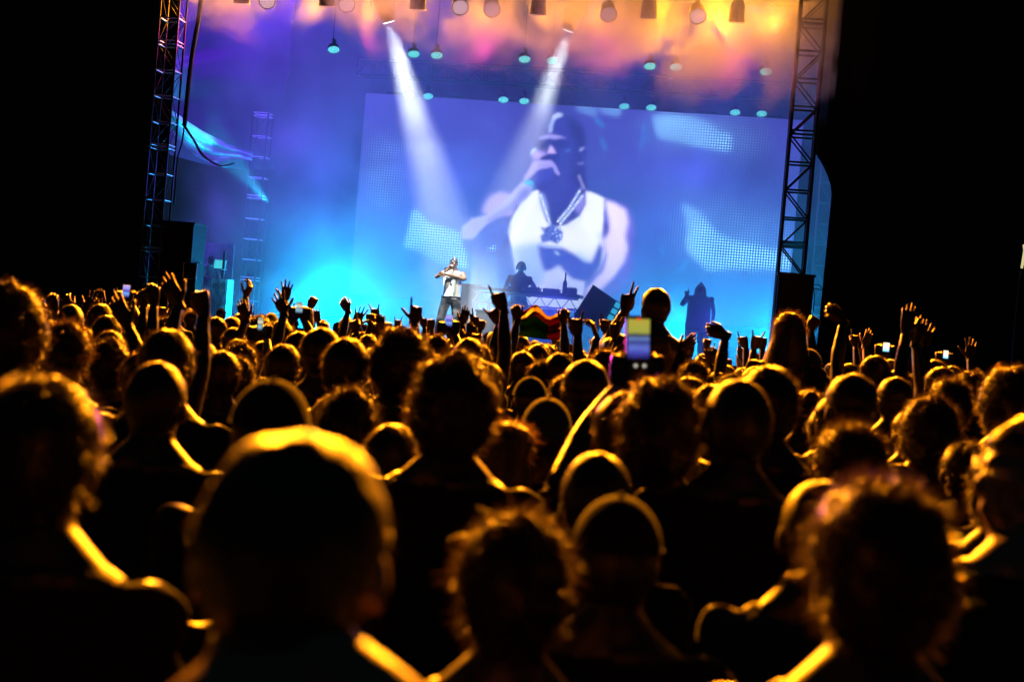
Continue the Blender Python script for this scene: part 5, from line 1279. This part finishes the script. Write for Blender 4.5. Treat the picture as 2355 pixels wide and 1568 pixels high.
pale = mat('pale_blue_panel', (0.35, 0.55, 0.8), 0.4, 0, 0, 3, 0.2, transl=0.5)
for k in range(4):
    ua, ub_ = bL + 0.42 + (bw - 0.84) * k / 4, bL + 0.42 + (bw - 0.84) * (k + 1) / 4
    MB().box(SP((ua + ub_) / 2, BV - 0.1, (SF + bz - 0.33) / 2 + 0.05) - base, (ub_ - ua - 0.02, 0.012, bz - 0.33 - SF - 0.1), R8m).build('panel', pale, booth)
def gear(name, u, v, z, size, label, cat, extra=None):
    b0 = SP(u, v, z); r0 = tag(empty(name, b0), label, cat); mb = MB(); mb.box((0, 0, size[2] / 2), size, R8m); mb.build('case', black_metal, r0)
    kn = MB()
    for i in range(5):
        kn.rings([R8m @ Vector((size[0] * (i - 2) / 5.5, 0, size[2])), R8m @ Vector((size[0] * (i - 2) / 5.5, 0, size[2] + 0.03))], [0.014, 0.011], 8)
    o = kn.build('knob', black_metal, r0, True); return r0
zt = bz + 0.037
gear('media_player', bL + bw * 0.40, BV - 0.05, zt, (0.32, 0.4, 0.07), 'flat media player at the left of the booth table', 'media player')
gear('mixer', bL + bw * 0.56, BV - 0.05, zt, (0.33, 0.4, 0.08), 'mixer with knobs in the middle of the booth table', 'mixer')
gear('media_player', bL + bw * 0.74, BV - 0.05, zt, (0.36, 0.4, 0.08), 'flat media player right of the mixer', 'media player')
gear('effects_box', bL + bw * 0.93, BV - 0.05, zt, (0.22, 0.3, 0.13), 'tall effects box at the right end of the booth table', 'effects box')
bp_ = SP(bL + bw * 0.865, BV - 0.15, zt); bt = tag(empty('bottle', bp_), 'slim upright bottle standing near the right end of the booth table', 'bottle')
MB().rings([(0, 0, 0), (0, 0, 0.24), (0, 0, 0.30), (0, 0, 0.42)], [0.05, 0.05, 0.02, 0.016], 14).build('glass', mat('dark_bottle_glass', (0.02, 0.04, 0.06), 0.1), bt, True)
MB().rings([(0, 0, 0.421), (0, 0, 0.46)], 0.018, 12).build('cap', black_metal, bt, True)
# DJ behind the table
dj_b = floor_pt(1199, 605, 32.6); djh = P(1199, 601, 32.6).z - SF
djr = {1: dict(wrist=(0.16, 0.30, 1.08), pole=(1, -0.6, -0.2), gesture='limp'), -1: dict(wrist=(-0.18, 0.30, 1.08), pole=(-1, -0.6, -0.2), gesture='limp')}
dj = person_at(tuple(dj_b), djh, 'fade', 'DJ in a loose t-shirt and headphones standing behind the truss table', None, tone='black', hseed=7, skin=2, top=0, yaw=math.pi + 0.1, arms=djr, head_rot=(0.0, -0.2, 0), wide=1.12, voxel=0.014, proto=False)
hp = MB().rings([SK + Vector((0.092 * math.sin(a), 0, 0.115 * math.cos(a) - 0.01)) for a in [-1.75 + k * 0.35 for k in range(11)]], 0.010, 6)
for sg in (-1, 1): hp.ball(SK + Vector((sg * 0.088, 0, -0.03)), (0.022, 0.035, 0.040), 10, 8)
hpo = hp.build('headphones', black_metal, dj, True)
# tilted lamp panel and wedge speaker right of the booth
def orient(u_deg, tilt_deg, roll_deg=0): return Matrix.Rotation(-PSI + math.radians(u_deg), 3, 'Z') @ Matrix.Rotation(math.radians(roll_deg), 3, 'Y') @ Matrix.Rotation(math.radians(tilt_deg), 3, 'X')
q = on_plane(1368, 708, 30.4); Rm = orient(0, -10, 24); base = Vector((q.x, q.y, SF)); mon = tag(empty('monitor_speaker', base), 'tilted stage monitor speaker right of the DJ booth', 'speaker')
o_ = q - base
cbm = MB(); cbm.add([o_ + Rm @ Vector(p) for p in [(-0.30, -0.25, -0.38), (0.30, -0.25, -0.38), (0.30, -0.25, 0.32), (-0.26, -0.25, 0.38), (-0.30, 0.3, -0.38), (0.30, 0.3, -0.38), (0.30, 0.2, 0.32), (-0.26, 0.2, 0.38)]],
        [(0, 1, 2, 3), (4, 7, 6, 5), (0, 4, 5, 1), (1, 5, 6, 2), (2, 6, 7, 3), (3, 7, 4, 0)]); cbm.build('cabinet', mat('hazy_monitor_paint', (0.09, 0.10, 0.16), 0.6, 0, 0.3, 60), mon)  # haze over the box put into its blue-grey colour, grille too
MB().box(o_ + Rm @ Vector((0, -0.262, -0.02)), (0.5, 0.012, 0.62), Rm).build('grille', mat('hazy_monitor_grille', (0.10, 0.11, 0.17), 0.6, 0.1, 0.4, 120), mon)
stn = MB(); 
for sg in (-1, 1): stn.tube(Vector((sg * 0.25, 0.0, 0)), o_ + Rm @ Vector((sg * 0.2, 0, -0.38)), 0.03, 8)
stn.build('stand', black_metal, mon)
q = on_plane(1404, 712, 30.3); base = Vector((q.x, q.y, SF)); lp = tag(empty('lamp_panel', base), 'tilted strobe panel with six cyan cells beside the monitor speaker', 'lamp panel'); o_ = q - base
MB().box(o_ + Rm @ Vector((0, 0.03, 0)), (0.34, 0.05, 0.46), Rm).build('frame', black_metal, lp)
cellm = bpy.data.materials.new('strobe_cell'); cellm.use_nodes = True; b_ = cellm.node_tree.nodes['Principled BSDF']; b_.inputs['Emission Color'].default_value = (0.03, 0.55, 0.9, 1); b_.inputs['Emission Strength'].default_value = 0.8
for i in range(2):
    for j in range(3): MB().box(o_ + Rm @ Vector((-0.08 + 0.16 * i, 0.0, -0.15 + 0.15 * j)), (0.12, 0.02, 0.11), Rm).build('cell', cellm, lp)
MB().tube((0, 0.05, 0), o_ + Rm @ Vector((0, 0.05, -0.23)), 0.025, 8).build('stand', black_metal, lp)
# dark stacks right of the performer
def cabinet(name, x, ytop, ybot, d, w, dep, label, cat='speaker', horn=True, onto=SF, group=None):
    """speaker box on the ground or deck: x centre, top pixel row"""
    q = P(x, ytop, d); base = Vector((q.x, q.y, onto)); h = q.z - onto
    r0 = tag(empty(name, base), label, cat, group)
    MB().box((0, 0, h / 2 + 0.02), (w, dep, h - 0.04), R8m).build('cabinet', black_tolex, r0)
    MB().box(R8m @ Vector((0, -dep / 2 - 0.008, h / 2)), (w * 0.9, 0.014, h * 0.86), R8m).build('grille', grille_mat, r0)
    tb = MB(); tb.box((0, 0, h + 0.0), (w + 0.05, dep + 0.05, 0.04), R8m); tb.build('lid', black_metal, r0)
    for sg in (-1, 1):
        hm = MB()
        hm.rings([R8m @ Vector((sg * (w / 2 + 0.004), -0.08, h * 0.62)), R8m @ Vector((sg * (w / 2 + 0.05), -0.08, h * 0.62)), R8m @ Vector((sg * (w / 2 + 0.05), 0.08, h * 0.62)), R8m @ Vector((sg * (w / 2 + 0.004), 0.08, h * 0.62))], 0.012, 6); hm.build('handle', black_metal, r0, True)
    return r0
cabinet('speaker_stack', 1084, 656, 0, 32.2, 0.36, 0.5, 'tall hazy monitor stack just right of the performer')
cabinet('monitor_speaker', 1120, 716, 0, 30.6, 0.40, 0.4, 'low hazy monitor box under the left end of the booth')
cabinet('speaker_stack', 1829, 634, 0, 25.6, 0.62, 0.7, 'big black speaker stack at the foot of the right truss tower', onto=0.0)
cabinet('speaker_stack', 424, 515, 0, 27.9, 0.66, 0.7, 'tall black speaker stack right of the left truss tower')
# flight case with bright metal edges and things around it
q = P(447, 606, 27.6); base = Vector((q.x, q.y, SF)); fc = tag(empty('flight_case', base), 'flight case with bright cyan lit metal edges below the left speaker stack', 'flight case'); hz_ = q.z - SF
MB().box((0, 0, hz_ / 2), (0.25, 0.4, hz_ - 0.02), R8m).build('case', black_tolex, fc)
edge = mat('bright_edge_aluminium', (0.7, 0.75, 0.8), 0.25, 1.0)
ed = lambda a_, b2: bar('edge', base + R8m @ Vector(a_), base + R8m @ Vector(b2), 0.012, fc, origin=base, m=edge)
for zz in (hz_, hz_ - 0.30): ed((-0.13, -0.21, zz), (0.13, -0.21, zz))
for sg in (-1, 1): ed((sg * 0.13, -0.21, hz_ - 0.30), (sg * 0.13, -0.21, hz_))
bar_ = None
# mottled grey panel, technician, laptop and patch rack at the back left
q0, q1 = P(472, 556, 32.4), P(541, 563, 32.4); q2 = P(535, 735, 32.4)
pz = MB(); mid = (q0 + q1) / 2; base = Vector((mid.x, mid.y, SF)); pn = tag(empty('board', base), 'mottled grey upright board behind the technician on the left', 'board')
MB().box((0, 0, (mid.z - SF) / 2), ((q1 - q0).length, 0.04, mid.z - SF), R8m).build('sheet', mat('mottled_grey_board', (0.13, 0.13, 0.16), 0.6, 0.2, 0.6, 9, 0.8), pn)
MB().box((0, 0.1, 0.02), (0.5, 0.4, 0.04), R8m).build('foot', black_metal, pn)
tcb = floor_pt(486, 560, 31.6); tch = P(486, 586, 31.6).z - SF
tech = person_at(tuple(tcb), min(tch, 1.8), 'cap', 'technician bent over a laptop at the back left of the stage', None, hseed=0, skin=2, top=0, yaw=math.pi + 0.9, arms={1: dict(wrist=(0.12, 0.33, 1.10), pole=(1, -0.6, -0.3), gesture='limp'), -1: dict(wrist=(-0.12, 0.33, 1.10), pole=(-1, -0.6, -0.3), gesture='limp')}, head_rot=(0, -0.45, 0), voxel=0.016, proto=False)
q = P(506, 608, 31.0); Rl = Matrix.Rotation(-0.25, 3, 'Z') @ Matrix.Rotation(-0.2, 3, 'X'); lpz = tag(empty('laptop', q), 'open laptop with a bright cyan screen on top of the patch rack', 'laptop')
scm = bpy.data.materials.new('laptop_screen'); scm.use_nodes = True; b_ = scm.node_tree.nodes['Principled BSDF']; b_.inputs['Emission Color'].default_value = (0.06, 0.75, 0.8, 1); b_.inputs['Emission Strength'].default_value = 0.9
MB().box((0, 0.01, 0), (0.30, 0.012, 0.21), Rl).build('lid', truss_metal, lpz)
MB().box(Rl @ Vector((0, -0.0, 0)), (0.275, 0.006, 0.185), Rl).build('screen', scm, lpz)
MB().box((0, -0.12, -0.11), (0.30, 0.22, 0.018), Matrix.Rotation(-0.25, 3, 'Z')).build('keyboard', truss_metal, lpz)
qt = P(513, 642, 31.0); base = Vector((qt.x, qt.y, SF)); hz_ = qt.z - SF; rk = tag(empty('patch_rack', base), 'tall patch rack tangled with cables and lit cyan on the left of the stage', 'patch rack')
rack_m = mat('pale_rack_steel', (0.4, 0.5, 0.55), 0.4, 0.4, 0, 12, 0.3)
MB().box((0, 0, hz_ / 2), (0.36, 0.4, hz_), R8m).build('cabinet', rack_m, rk)
MB().box((0, -0.06, hz_ + 0.3), (0.05, 0.05, 0.6), R8m).build('post', black_metal, rk)
for j in range(7):
    MB().box(R8m @ Vector((0, -0.206, 0.08 + j * (hz_ - 0.12) / 7)), (0.33, 0.012, (hz_ - 0.12) / 7 - 0.012), R8m).build('panel', rack_m if j % 3 else mat('grey_rack_panel', (0.2, 0.24, 0.28), 0.5, 0.4), rk)
rr = random.Random(4); cb = MB()
for k in range(34):
    a_ = Vector((rr.uniform(-0.15, 0.17), -0.22, rr.uniform(hz_ * 0.35, hz_ + 0.12))); b2 = Vector((rr.uniform(-0.2, 0.2), -0.22, rr.uniform(0, hz_ * 0.8))); m_ = (a_ + b2) / 2 + Vector((rr.uniform(-0.1, 0.1), -rr.uniform(0.03, 0.1), -rr.uniform(0.05, 0.25)))
    cb.rings([R8m @ p for p in cable([a_, m_, b2], 0, '')], 0.007, 5)
o = cb.build('cables', rubber, rk, True); o['kind'] = 'stuff'
kl = bpy.data.lights.new('rack_lamp', 'SPOT')
lamp('rack_lamp', 'SPOT', P(640, 640, 29.5), 220, (0.05, 0.7, 1.0), P(508, 690, 31.0), 0.08, 40, 0.6)
bpy.data.lights.remove(kl)
q = P(426, 668, 27.0); bb = Vector((q.x, q.y, SF)); bx = tag(empty('flight_case', bb), 'small dark flight case with a bright left edge in front of the left stack', 'flight case')
MB().box((0, 0, (q.z - SF) / 2), (0.5, 0.4, q.z - SF), R8m).build('case', black_tolex, bx)
bar('edge', bb + R8m @ Vector((-0.25, -0.21, 0.05)), bb + R8m @ Vector((-0.25, -0.21, q.z - SF)), 0.012, bx, origin=bb, m=edge)
# black subwoofers along the deck front
for i, x in enumerate((610, 705, 900, 1240, 1600, 1700)):
    q = on_plane(x, 742, 26.6); uu = suv(q)[0]; base = SP(uu, 26.5, 0); r0 = tag(empty('subwoofer', base), f'low black subwoofer against the stage front, {ordn[i] if i < 5 else "sixth"} from the left', 'subwoofer', 'subwoofers along the stage front')
    MB().box((0, 0, 0.66), (1.1, 0.6, 1.28), R8m).build('cabinet', black_tolex, r0); MB().box(R8m @ Vector((0, -0.31, 0.66)), (1.0, 0.014, 1.15), R8m).build('grille', grille_mat, r0)
# crowd barrier
bar0 = SP(-11, 25.9, 0)
for i in range(16):
    b0 = SP(-10.5 + i * 1.25, 25.75, 0); r0 = tag(empty('crowd_barrier', b0), 'steel crowd barrier panel hidden behind the crowd before the stage', 'barrier', 'crowd barrier panels'); R8v = R8m
    MB().box(R8m @ Vector((0, 0, 0.62)), (1.2, 0.02, 1.1), R8m).build('panel', truss_metal, r0); MB().rings([R8m @ Vector((-0.6, 0, 1.2)), R8m @ Vector((0.6, 0, 1.2))], 0.025, 8).build('top_rail', truss_metal, r0, True)

# ------------------------------------------------------------------ phones
def phone_material(name, stops, stren):
    m = bpy.data.materials.new(name); m.use_nodes = True; nt = m.node_tree; b_ = nt.nodes['Principled BSDF']; b_.inputs['Roughness'].default_value = 0.2
    tc = nt.nodes.new('ShaderNodeTexCoord'); sp = nt.nodes.new('ShaderNodeSeparateXYZ'); rp = nt.nodes.new('ShaderNodeValToRGB'); nz = nt.nodes.new('ShaderNodeTexNoise'); nz.inputs['Scale'].default_value = 5
    ad = nt.nodes.new('ShaderNodeMath'); ad.operation = 'MULTIPLY_ADD'; ad.inputs[1].default_value = 0.12
    nt.links.new(tc.outputs['Generated'], sp.inputs[0]); nt.links.new(tc.outputs['Generated'], nz.inputs['Vector']); nt.links.new(nz.outputs['Fac'], ad.inputs[0]); nt.links.new(sp.outputs[2], ad.inputs[2]); nt.links.new(ad.outputs[0], rp.inputs[0])
    e = rp.color_ramp.elements
    while len(e) < len(stops): e.new(0.5)
    for k, (p_, c_) in enumerate(stops): e[k].position = p_; e[k].color = s2l(c_) + (1,)
    nt.links.new(rp.outputs[0], b_.inputs['Emission Color']); b_.inputs['Emission Strength'].default_value = stren
    return m
PH1 = phone_material('phone_picture_stage', [(0.06, (8, 6, 30)), (0.2, (70, 70, 190)), (0.34, (110, 130, 235)), (0.5, (60, 70, 150)), (0.58, (120, 150, 220)), (0.66, (60, 60, 80)), (0.74, (190, 190, 80)), (1.0, (200, 190, 70))], 0.75)
PH2 = phone_material('phone_picture_pale', [(0.1, (30, 40, 60)), (0.35, (150, 200, 220)), (0.55, (90, 110, 120)), (0.7, (240, 235, 200)), (0.9, (150, 150, 130))], 1.0)
PH3 = phone_material('phone_picture_blue', [(0.1, (20, 20, 90)), (0.4, (120, 170, 250)), (0.6, (60, 60, 180)), (0.85, (170, 160, 240))], 1.1)
PH4 = phone_material('phone_picture_white', [(0.1, (120, 210, 240)), (0.45, (230, 245, 255)), (0.9, (255, 240, 200))], 1.5)
def phone(x, y, hpx, ratio, d, m, label, tilt=0.0, yaw=0.0, cat='phone', lens=False):
    c = P(x, y, d); h = hpx / FPX * d; w = h * ratio
    r0 = tag(empty('phone', c), label, cat); Rp = Matrix.Rotation(yaw, 3, 'Z') @ Matrix.Rotation(tilt, 3, 'Y')
    MB().box((0, 0.004, 0), (w * 1.08, 0.008, h * 1.06), Rp).build('case', black_metal, r0)
    # flat picture facing the holder
    o = MB().box((0, 0, 0), (w, 0.002, h)).build('display', m, r0); o.rotation_euler = Rp.to_euler(); o.location = Rp @ Vector((0, -0.0025, 0))
    return r0, c, w, h
def holder(x, y, hpx, d, label, side=1, hair='short', **kw):
    c = P(x, y, d); h = hpx / FPX * d
    w = c - Vector((0, 0, h * 0.5 + 0.05)) + Vector((side * 0.05, 0.0, 0))
    H = min(1.86, max(1.5, w.z + 0.0)); s_ = H / HTOP[hair]
    while w.z > (1.405 + 0.50) * s_ and H < 1.95: H += 0.02; s_ = H / HTOP[hair]
    base = Vector((w.x - side * 0.10, w.y - 0.36, 0)); placed.append((base.x, base.y)); wl = (w - base) / s_
    w2 = wl + Vector((-side * 0.10, 0, 0))
    a = {side: dict(wrist=tuple(wl), pole=(side * 0.9, -0.2, -0.6), gesture='grip', dir=(-0.15 * side, 0.25, 1)), -side: dict(wrist=tuple(w2), pole=(-side * 0.9, -0.2, -0.6), gesture='grip', dir=(0.15 * side, 0.25, 1))}
    return person_at(tuple(base), H, hair, label, None, arms=a, proto=False, hseed={'short': 6, 'messy': 4, 'cap': 0, 'fade': 7}.get(hair, 1), **kw)
bigp, bc, bw_, bh_ = phone(1468, 780, 92, 0.54, 3.9, PH1, 'large blurred phone held high filming the stage, yellow and blue picture', tilt=math.radians(-4))
MB().box((0, 0.006, -bh_ * 0.12), (bw_ * 1.16, 0.007, bh_ * 1.42), Matrix.Rotation(math.radians(-4), 3, 'Y')).build('shell', black_metal, bigp)
redm = bpy.data.materials.new('red_timer'); redm.use_nodes = True; redm.node_tree.nodes['Principled BSDF'].inputs['Emission Color'].default_value = (0.9, 0.08, 0.03, 1); redm.node_tree.nodes['Principled BSDF'].inputs['Emission Strength'].default_value = 0.8
Rq = Matrix.Rotation(math.radians(-4), 3, 'Y')
MB().box(Rq @ Vector((0, -0.005, bh_ * 0.50)), (bw_ * 0.26, 0.002, bh_ * 0.06), Rq).build('timer', redm, bigp)
whm = bpy.data.materials.new('white_button'); whm.use_nodes = True; whm.node_tree.nodes['Principled BSDF'].inputs['Emission Color'].default_value = (0.8, 0.75, 0.6, 1); whm.node_tree.nodes['Principled BSDF'].inputs['Emission Strength'].default_value = 0.7
for bx_ in (-0.12, 0.28): MB().rings([Rq @ Vector((bw_ * bx_, -0.003, -bh_ * 0.66)), Rq @ Vector((bw_ * bx_, -0.005, -bh_ * 0.66))], [0.005, 0.005], 12).build('button', whm, bigp)
holder(1468, 790, 112, 3.9, 'person holding up the large blurred phone right of centre', side=1, skin=2, top=0, sleeves='long')
phone(688, 708, 25, 0.62, 9.5, PH2, 'phone filming the stage between the open hands and the clenched fist'); holder(688, 708, 25, 9.5, 'person filming with a raised phone between the open hands and the fist', skin=1)
phone(878, 740, 26, 0.55, 10.5, PH2, 'phone filming the stage left of the magenta curls'); holder(878, 740, 26, 10.5, 'person filming with a phone left of the magenta curls', skin=1)
phone(290, 670, 28, 0.55, 9.5, PH3, 'phone with a blue banded picture raised on the far left', tilt=0.05); holder(290, 670, 28, 9.5, 'person raising a phone with a blue picture on the far left', skin=1)
phone(339, 746, 24, 0.75, 9.0, PH4, 'glaring white phone low in the far left crowd'); holder(339, 746, 24, 9.0, 'person holding the glaring white phone on the left', skin=0, hair='messy')
phone(1032, 738, 26, 0.6, 9.5, PH3, 'phone filming straight in front of the performer legs'); holder(1032, 738, 26, 9.5, 'person filming in front of the performer legs with both hands up', skin=2, hair='messy')
phone(2037, 798, 20, 0.7, 10.5, PH4, 'small bright phone in the dark crowd on the right'); holder(2037, 798, 20, 10.5, 'person holding the small bright phone on the right', skin=1)
phone(2174, 815, 18, 0.6, 11.5, PH4, 'tiny bright phone in the far right crowd'); holder(2174, 815, 18, 11.5, 'person holding the tiny bright phone on the far right', skin=1)
phone(598, 745, 30, 0.5, 8.6, PH2, 'phone seen edge lit among the left centre heads', yaw=0.9); holder(598, 745, 30, 8.6, 'person holding a dark phone among the left centre heads', skin=1)

# ------------------------------------------------------------------ flag held up in the crowd
def flag():
    d = 13.0; n, m_ = 40, 26
    TL, TR, BL, BR = P(1176, 706, d), P(1300, 722, d + 0.5), P(1180, 772, d), P(1290, 784, d + 0.4)
    root = tag(empty('flag', (TL + TR) / 2 - Vector((0, 0, 0.4))), 'rumpled orange, green and red flag held up in the crowd before the booth', 'flag')
    cols = [mat('flag_orange', (0.45, 0.12, 0.02), 0.8, transl=0.12), mat('flag_cream', (0.5, 0.36, 0.2), 0.8, transl=0.12), mat('flag_green', (0.006, 0.16, 0.02), 0.8, transl=0.12), mat('flag_red', (0.4, 0.006, 0.01), 0.8, transl=0.12)]
    V = []; Fs = []; mi = []
    for sd in (0, 1):
        for j in range(m_ + 1):
            t = j / m_
            for i in range(n + 1):
                s_ = i / n
                p = (TL * (1 - s_) + TR * s_) * (1 - t) + (BL * (1 - s_) + BR * s_) * t
                p = p + Vector((0, 1, 0)) * (0.07 * math.sin(s_ * 9 + t * 5) + 0.05 * math.sin(t * 13 + s_ * 3)) - Vector((0, 0, 1)) * (0.05 * math.sin(s_ * 3.14) * (1 - t) * math.sin(s_ * 11)) + Vector((0, 0.004 * sd, 0))
                V.append(p - root.location)
    N_ = (n + 1) * (m_ + 1)
    for j in range(m_):
        for i in range(n):
            q = j * (n + 1) + i; k = 0 if j < 4 else (1 if j < 9 and i < 16 else 2)
            if i > 27 and j > 1: k = 3
            if 4 <= j < 9 and 16 <= i <= 27: k = 0
            Fs.append((q, q + 1, q + n + 2, q + n + 1)); mi.append(k); Fs.append((N_ + q, N_ + q + n + 1, N_ + q + n + 2, N_ + q + 1)); mi.append(k)
    me = bpy.data.meshes.new('cloth'); me.from_pydata([tuple(v) for v in V], [], Fs)
    for c in cols: me.materials.append(c)
    me.polygons.foreach_set('material_index', mi); me.polygons.foreach_set('use_smooth', [True] * len(Fs)); link('cloth', me, None, root)
flag()
crowd_hand((1186, 704), (1190, 728), 36, 'grip', 'person holding up the left corner of the flag', side=-1, d=13.0, skin=2)
crowd_hand((1300, 716), (1296, 742), 36, 'grip', 'person holding up the right corner of the flag', side=1, d=13.4, skin=2)
# spectacles on the profile at the right edge
sp_ = MB(); 
for sg in (-1, 1):
    sp_.rings([(sg * 0.034 + 0.026 * math.cos(a), 0.106, 1.628 + 0.022 * math.sin(a)) for a in [k * math.pi / 7 for k in range(15)]], 0.0025, 5)
    sp_.tube((sg * 0.06, 0.104, 1.634), (sg * 0.08, 0.0, 1.62), 0.0025, 5)
sp_.tube((-0.01, 0.108, 1.632), (0.01, 0.108, 1.632), 0.0025, 5)
g3 = sp_.build('spectacles', truss_metal, o_prof, True); pvp = Matrix.Translation((0, 0, 1.50)); g3.matrix_basis = pvp @ Matrix.Rotation(1.25, 4, 'Z') @ pvp.inverted()

# glowing tube and pole added for a yellowish sliver at the far right
q = P(2349, 590, 24.0); b0 = Vector((q.x, q.y, 0)); wl_ = tag(empty('yellow_sliver', b0), 'small dim yellowish sliver of light on an added pole at the far right edge', 'work light')
MB().rings([(0, 0, 0.02), (0, 0, q.z - 0.25)], 0.03, 8).build('pole', black_metal, wl_, True)
wm_ = bpy.data.materials.new('yellow_sliver_tube'); wm_.use_nodes = True; wm_.node_tree.nodes['Principled BSDF'].inputs['Emission Color'].default_value = (0.75, 0.7, 0.3, 1); wm_.node_tree.nodes['Principled BSDF'].inputs['Emission Strength'].default_value = 0.9
MB().rings([(0, -0.04, q.z - 0.2), (0.03, -0.04, q.z + 0.1), (0.0, -0.04, q.z + 0.2)], [0.02, 0.03, 0.02], 8).build('tube', wm_, wl_, True)
# the rest of the crowd, mostly hidden tops of heads
kinds = ['short', 'short', 'messy', 'buzz', 'curly', 'fade', 'cap', 'backcap', 'beanie', 'long', 'bun', 'messy', 'short']
seeds = dict(short=6, messy=4, buzz=1, curly=2, fade=7, cap=0, backcap=1, beanie=2, long=10, bun=9)
LM = [(170, 'at the far left'), (400, 'before the left truss tower'), (560, 'before the patch rack'), (740, 'left of the bright floor glow'), (930, 'right of the bright floor glow'), (1080, 'before the performer'),
      (1320, 'before the DJ booth'), (1530, 'before the tilted monitor'), (1720, 'before the hooded man'), (1900, 'before the right truss tower'), (2130, 'before the right wing drape'), (9999, 'at the far right')]
def where(x): return next(t for lim, t in LM if x < lim)
KN = dict(short='short haired', messy='tousled', buzz='close cropped', curly='curly', fade='flat topped', cap='capped', backcap='backward capped', beanie='beanie covered', long='long haired', bun='bun topped')
used = set()
rc = random.Random(21); n_far = 0; tries = 0
while n_far < 36 and tries < 6000:
    tries += 1
    d = rc.uniform(1.9, 7.2); x = rc.uniform(-150, 2500); q = P(x, 784, d)
    if any((q.x - a) ** 2 + (q.y - b) ** 2 < 0.44 ** 2 for a, b in placed): continue
    hk = rc.choice(['short', 'fade', 'buzz', 'messy', 'bun', 'curly', 'long']); H = rc.uniform(1.46, 1.60) - (0.04 if d < 3.5 else 0)
    band = 'front' if d < 4 else 'middle'
    if (hk, where(x), band) in used or proj((q.x, q.y, H))[1] > 1230: continue
    used.add((hk, where(x), band))
    n_far += 1; placed.append((q.x, q.y))
    person_at((q.x, q.y, 0), H, hk, f'shorter {KN[hk]} person squeezed into the {band} rows {where(x)}', 'short people hidden in the front rows', tone='black', hseed=seeds[hk], skin=2, top=0, yaw=rc.gauss(0, 0.3), pose='idle', voxel=0.022)
while n_far < 212 and tries < 16000:
    tries += 1
    d = 5.2 + 19.0 * rc.random() ** 0.75; x = rc.uniform(-420, 2860)
    q = P(x, 784, d)
    if SV.dot(q) > 25.2: continue
    if any((q.x - a) ** 2 + (q.y - b) ** 2 < 0.50 ** 2 for a, b in placed): continue
    # keep the lines of sight to the placed heads free nearby
    hk = rc.choice(kinds); H = rc.gauss(1.545, 0.05); H = min(1.63, max(1.45, H))
    if d < 9: H = min(H, 1.62)
    far = d > 12
    if not far:
        if (hk, where(x), 'half hidden') in used or not -120 < x < 2480: continue
        used.add((hk, where(x), 'half hidden'))
    n_far += 1; placed.append((q.x, q.y))
    person_at((q.x, q.y, 0), H, hk, 'distant concertgoer seen only as the dark top of a head in the packed crowd' if far else f'half hidden {KN[hk]} head further back in the crowd {where(x)}',
              'distant heads in the crowd before the stage' if far else 'hidden heads in the middle rows', tone=rc.choice(['dark', 'black', 'brown', 'dark']), hseed=seeds[hk], skin=rc.choice([0, 1, 2]), top=rc.choice([0, 0, 1, 2, 3]),
              yaw=rc.gauss(0, 0.25), pose=rc.choice(['idle', 'elbows']), voxel=0.022)
GN = dict(open='a small open hand', fist='a small fist', v='two small fingers', point='one small finger', flat='a small flat hand', horns='a small horn sign')
# a scatter of distant raised hands
for k in range(56):
    x = rc.choice([rc.uniform(60, 420), rc.uniform(560, 1120), rc.uniform(1180, 1500), rc.uniform(1560, 1800), rc.uniform(1900, 2340)])
    d = rc.uniform(8.5, 18); hz = 742 + (x - 1177) * 0.084; hp = 0.19 * FPX / d
    yt = hz + rc.uniform(-14, 26); ln = rc.uniform(-0.25, 0.25)
    if SV.dot(P(x, 784, d)) > 25.0: continue
    if x > 1900 and k % 3: continue
    ge = [g for g in ('open', 'fist', 'v', 'point', 'flat', 'horns') if (g, where(x)) not in used]
    if not ge: continue
    ge = rc.choice(ge); used.add((ge, where(x)))
    crowd_hand((x + ln * hp, yt), (x, yt + hp * 0.9), hp, ge, f'concertgoer with {GN[ge]} over the far heads {where(x)}',
               side=rc.choice([-1, 1]), d=d, skin=rc.choice([1, 1, 2]), group='distant raised hands', voxel=0.022, hvox=0.007, grow=1.0)
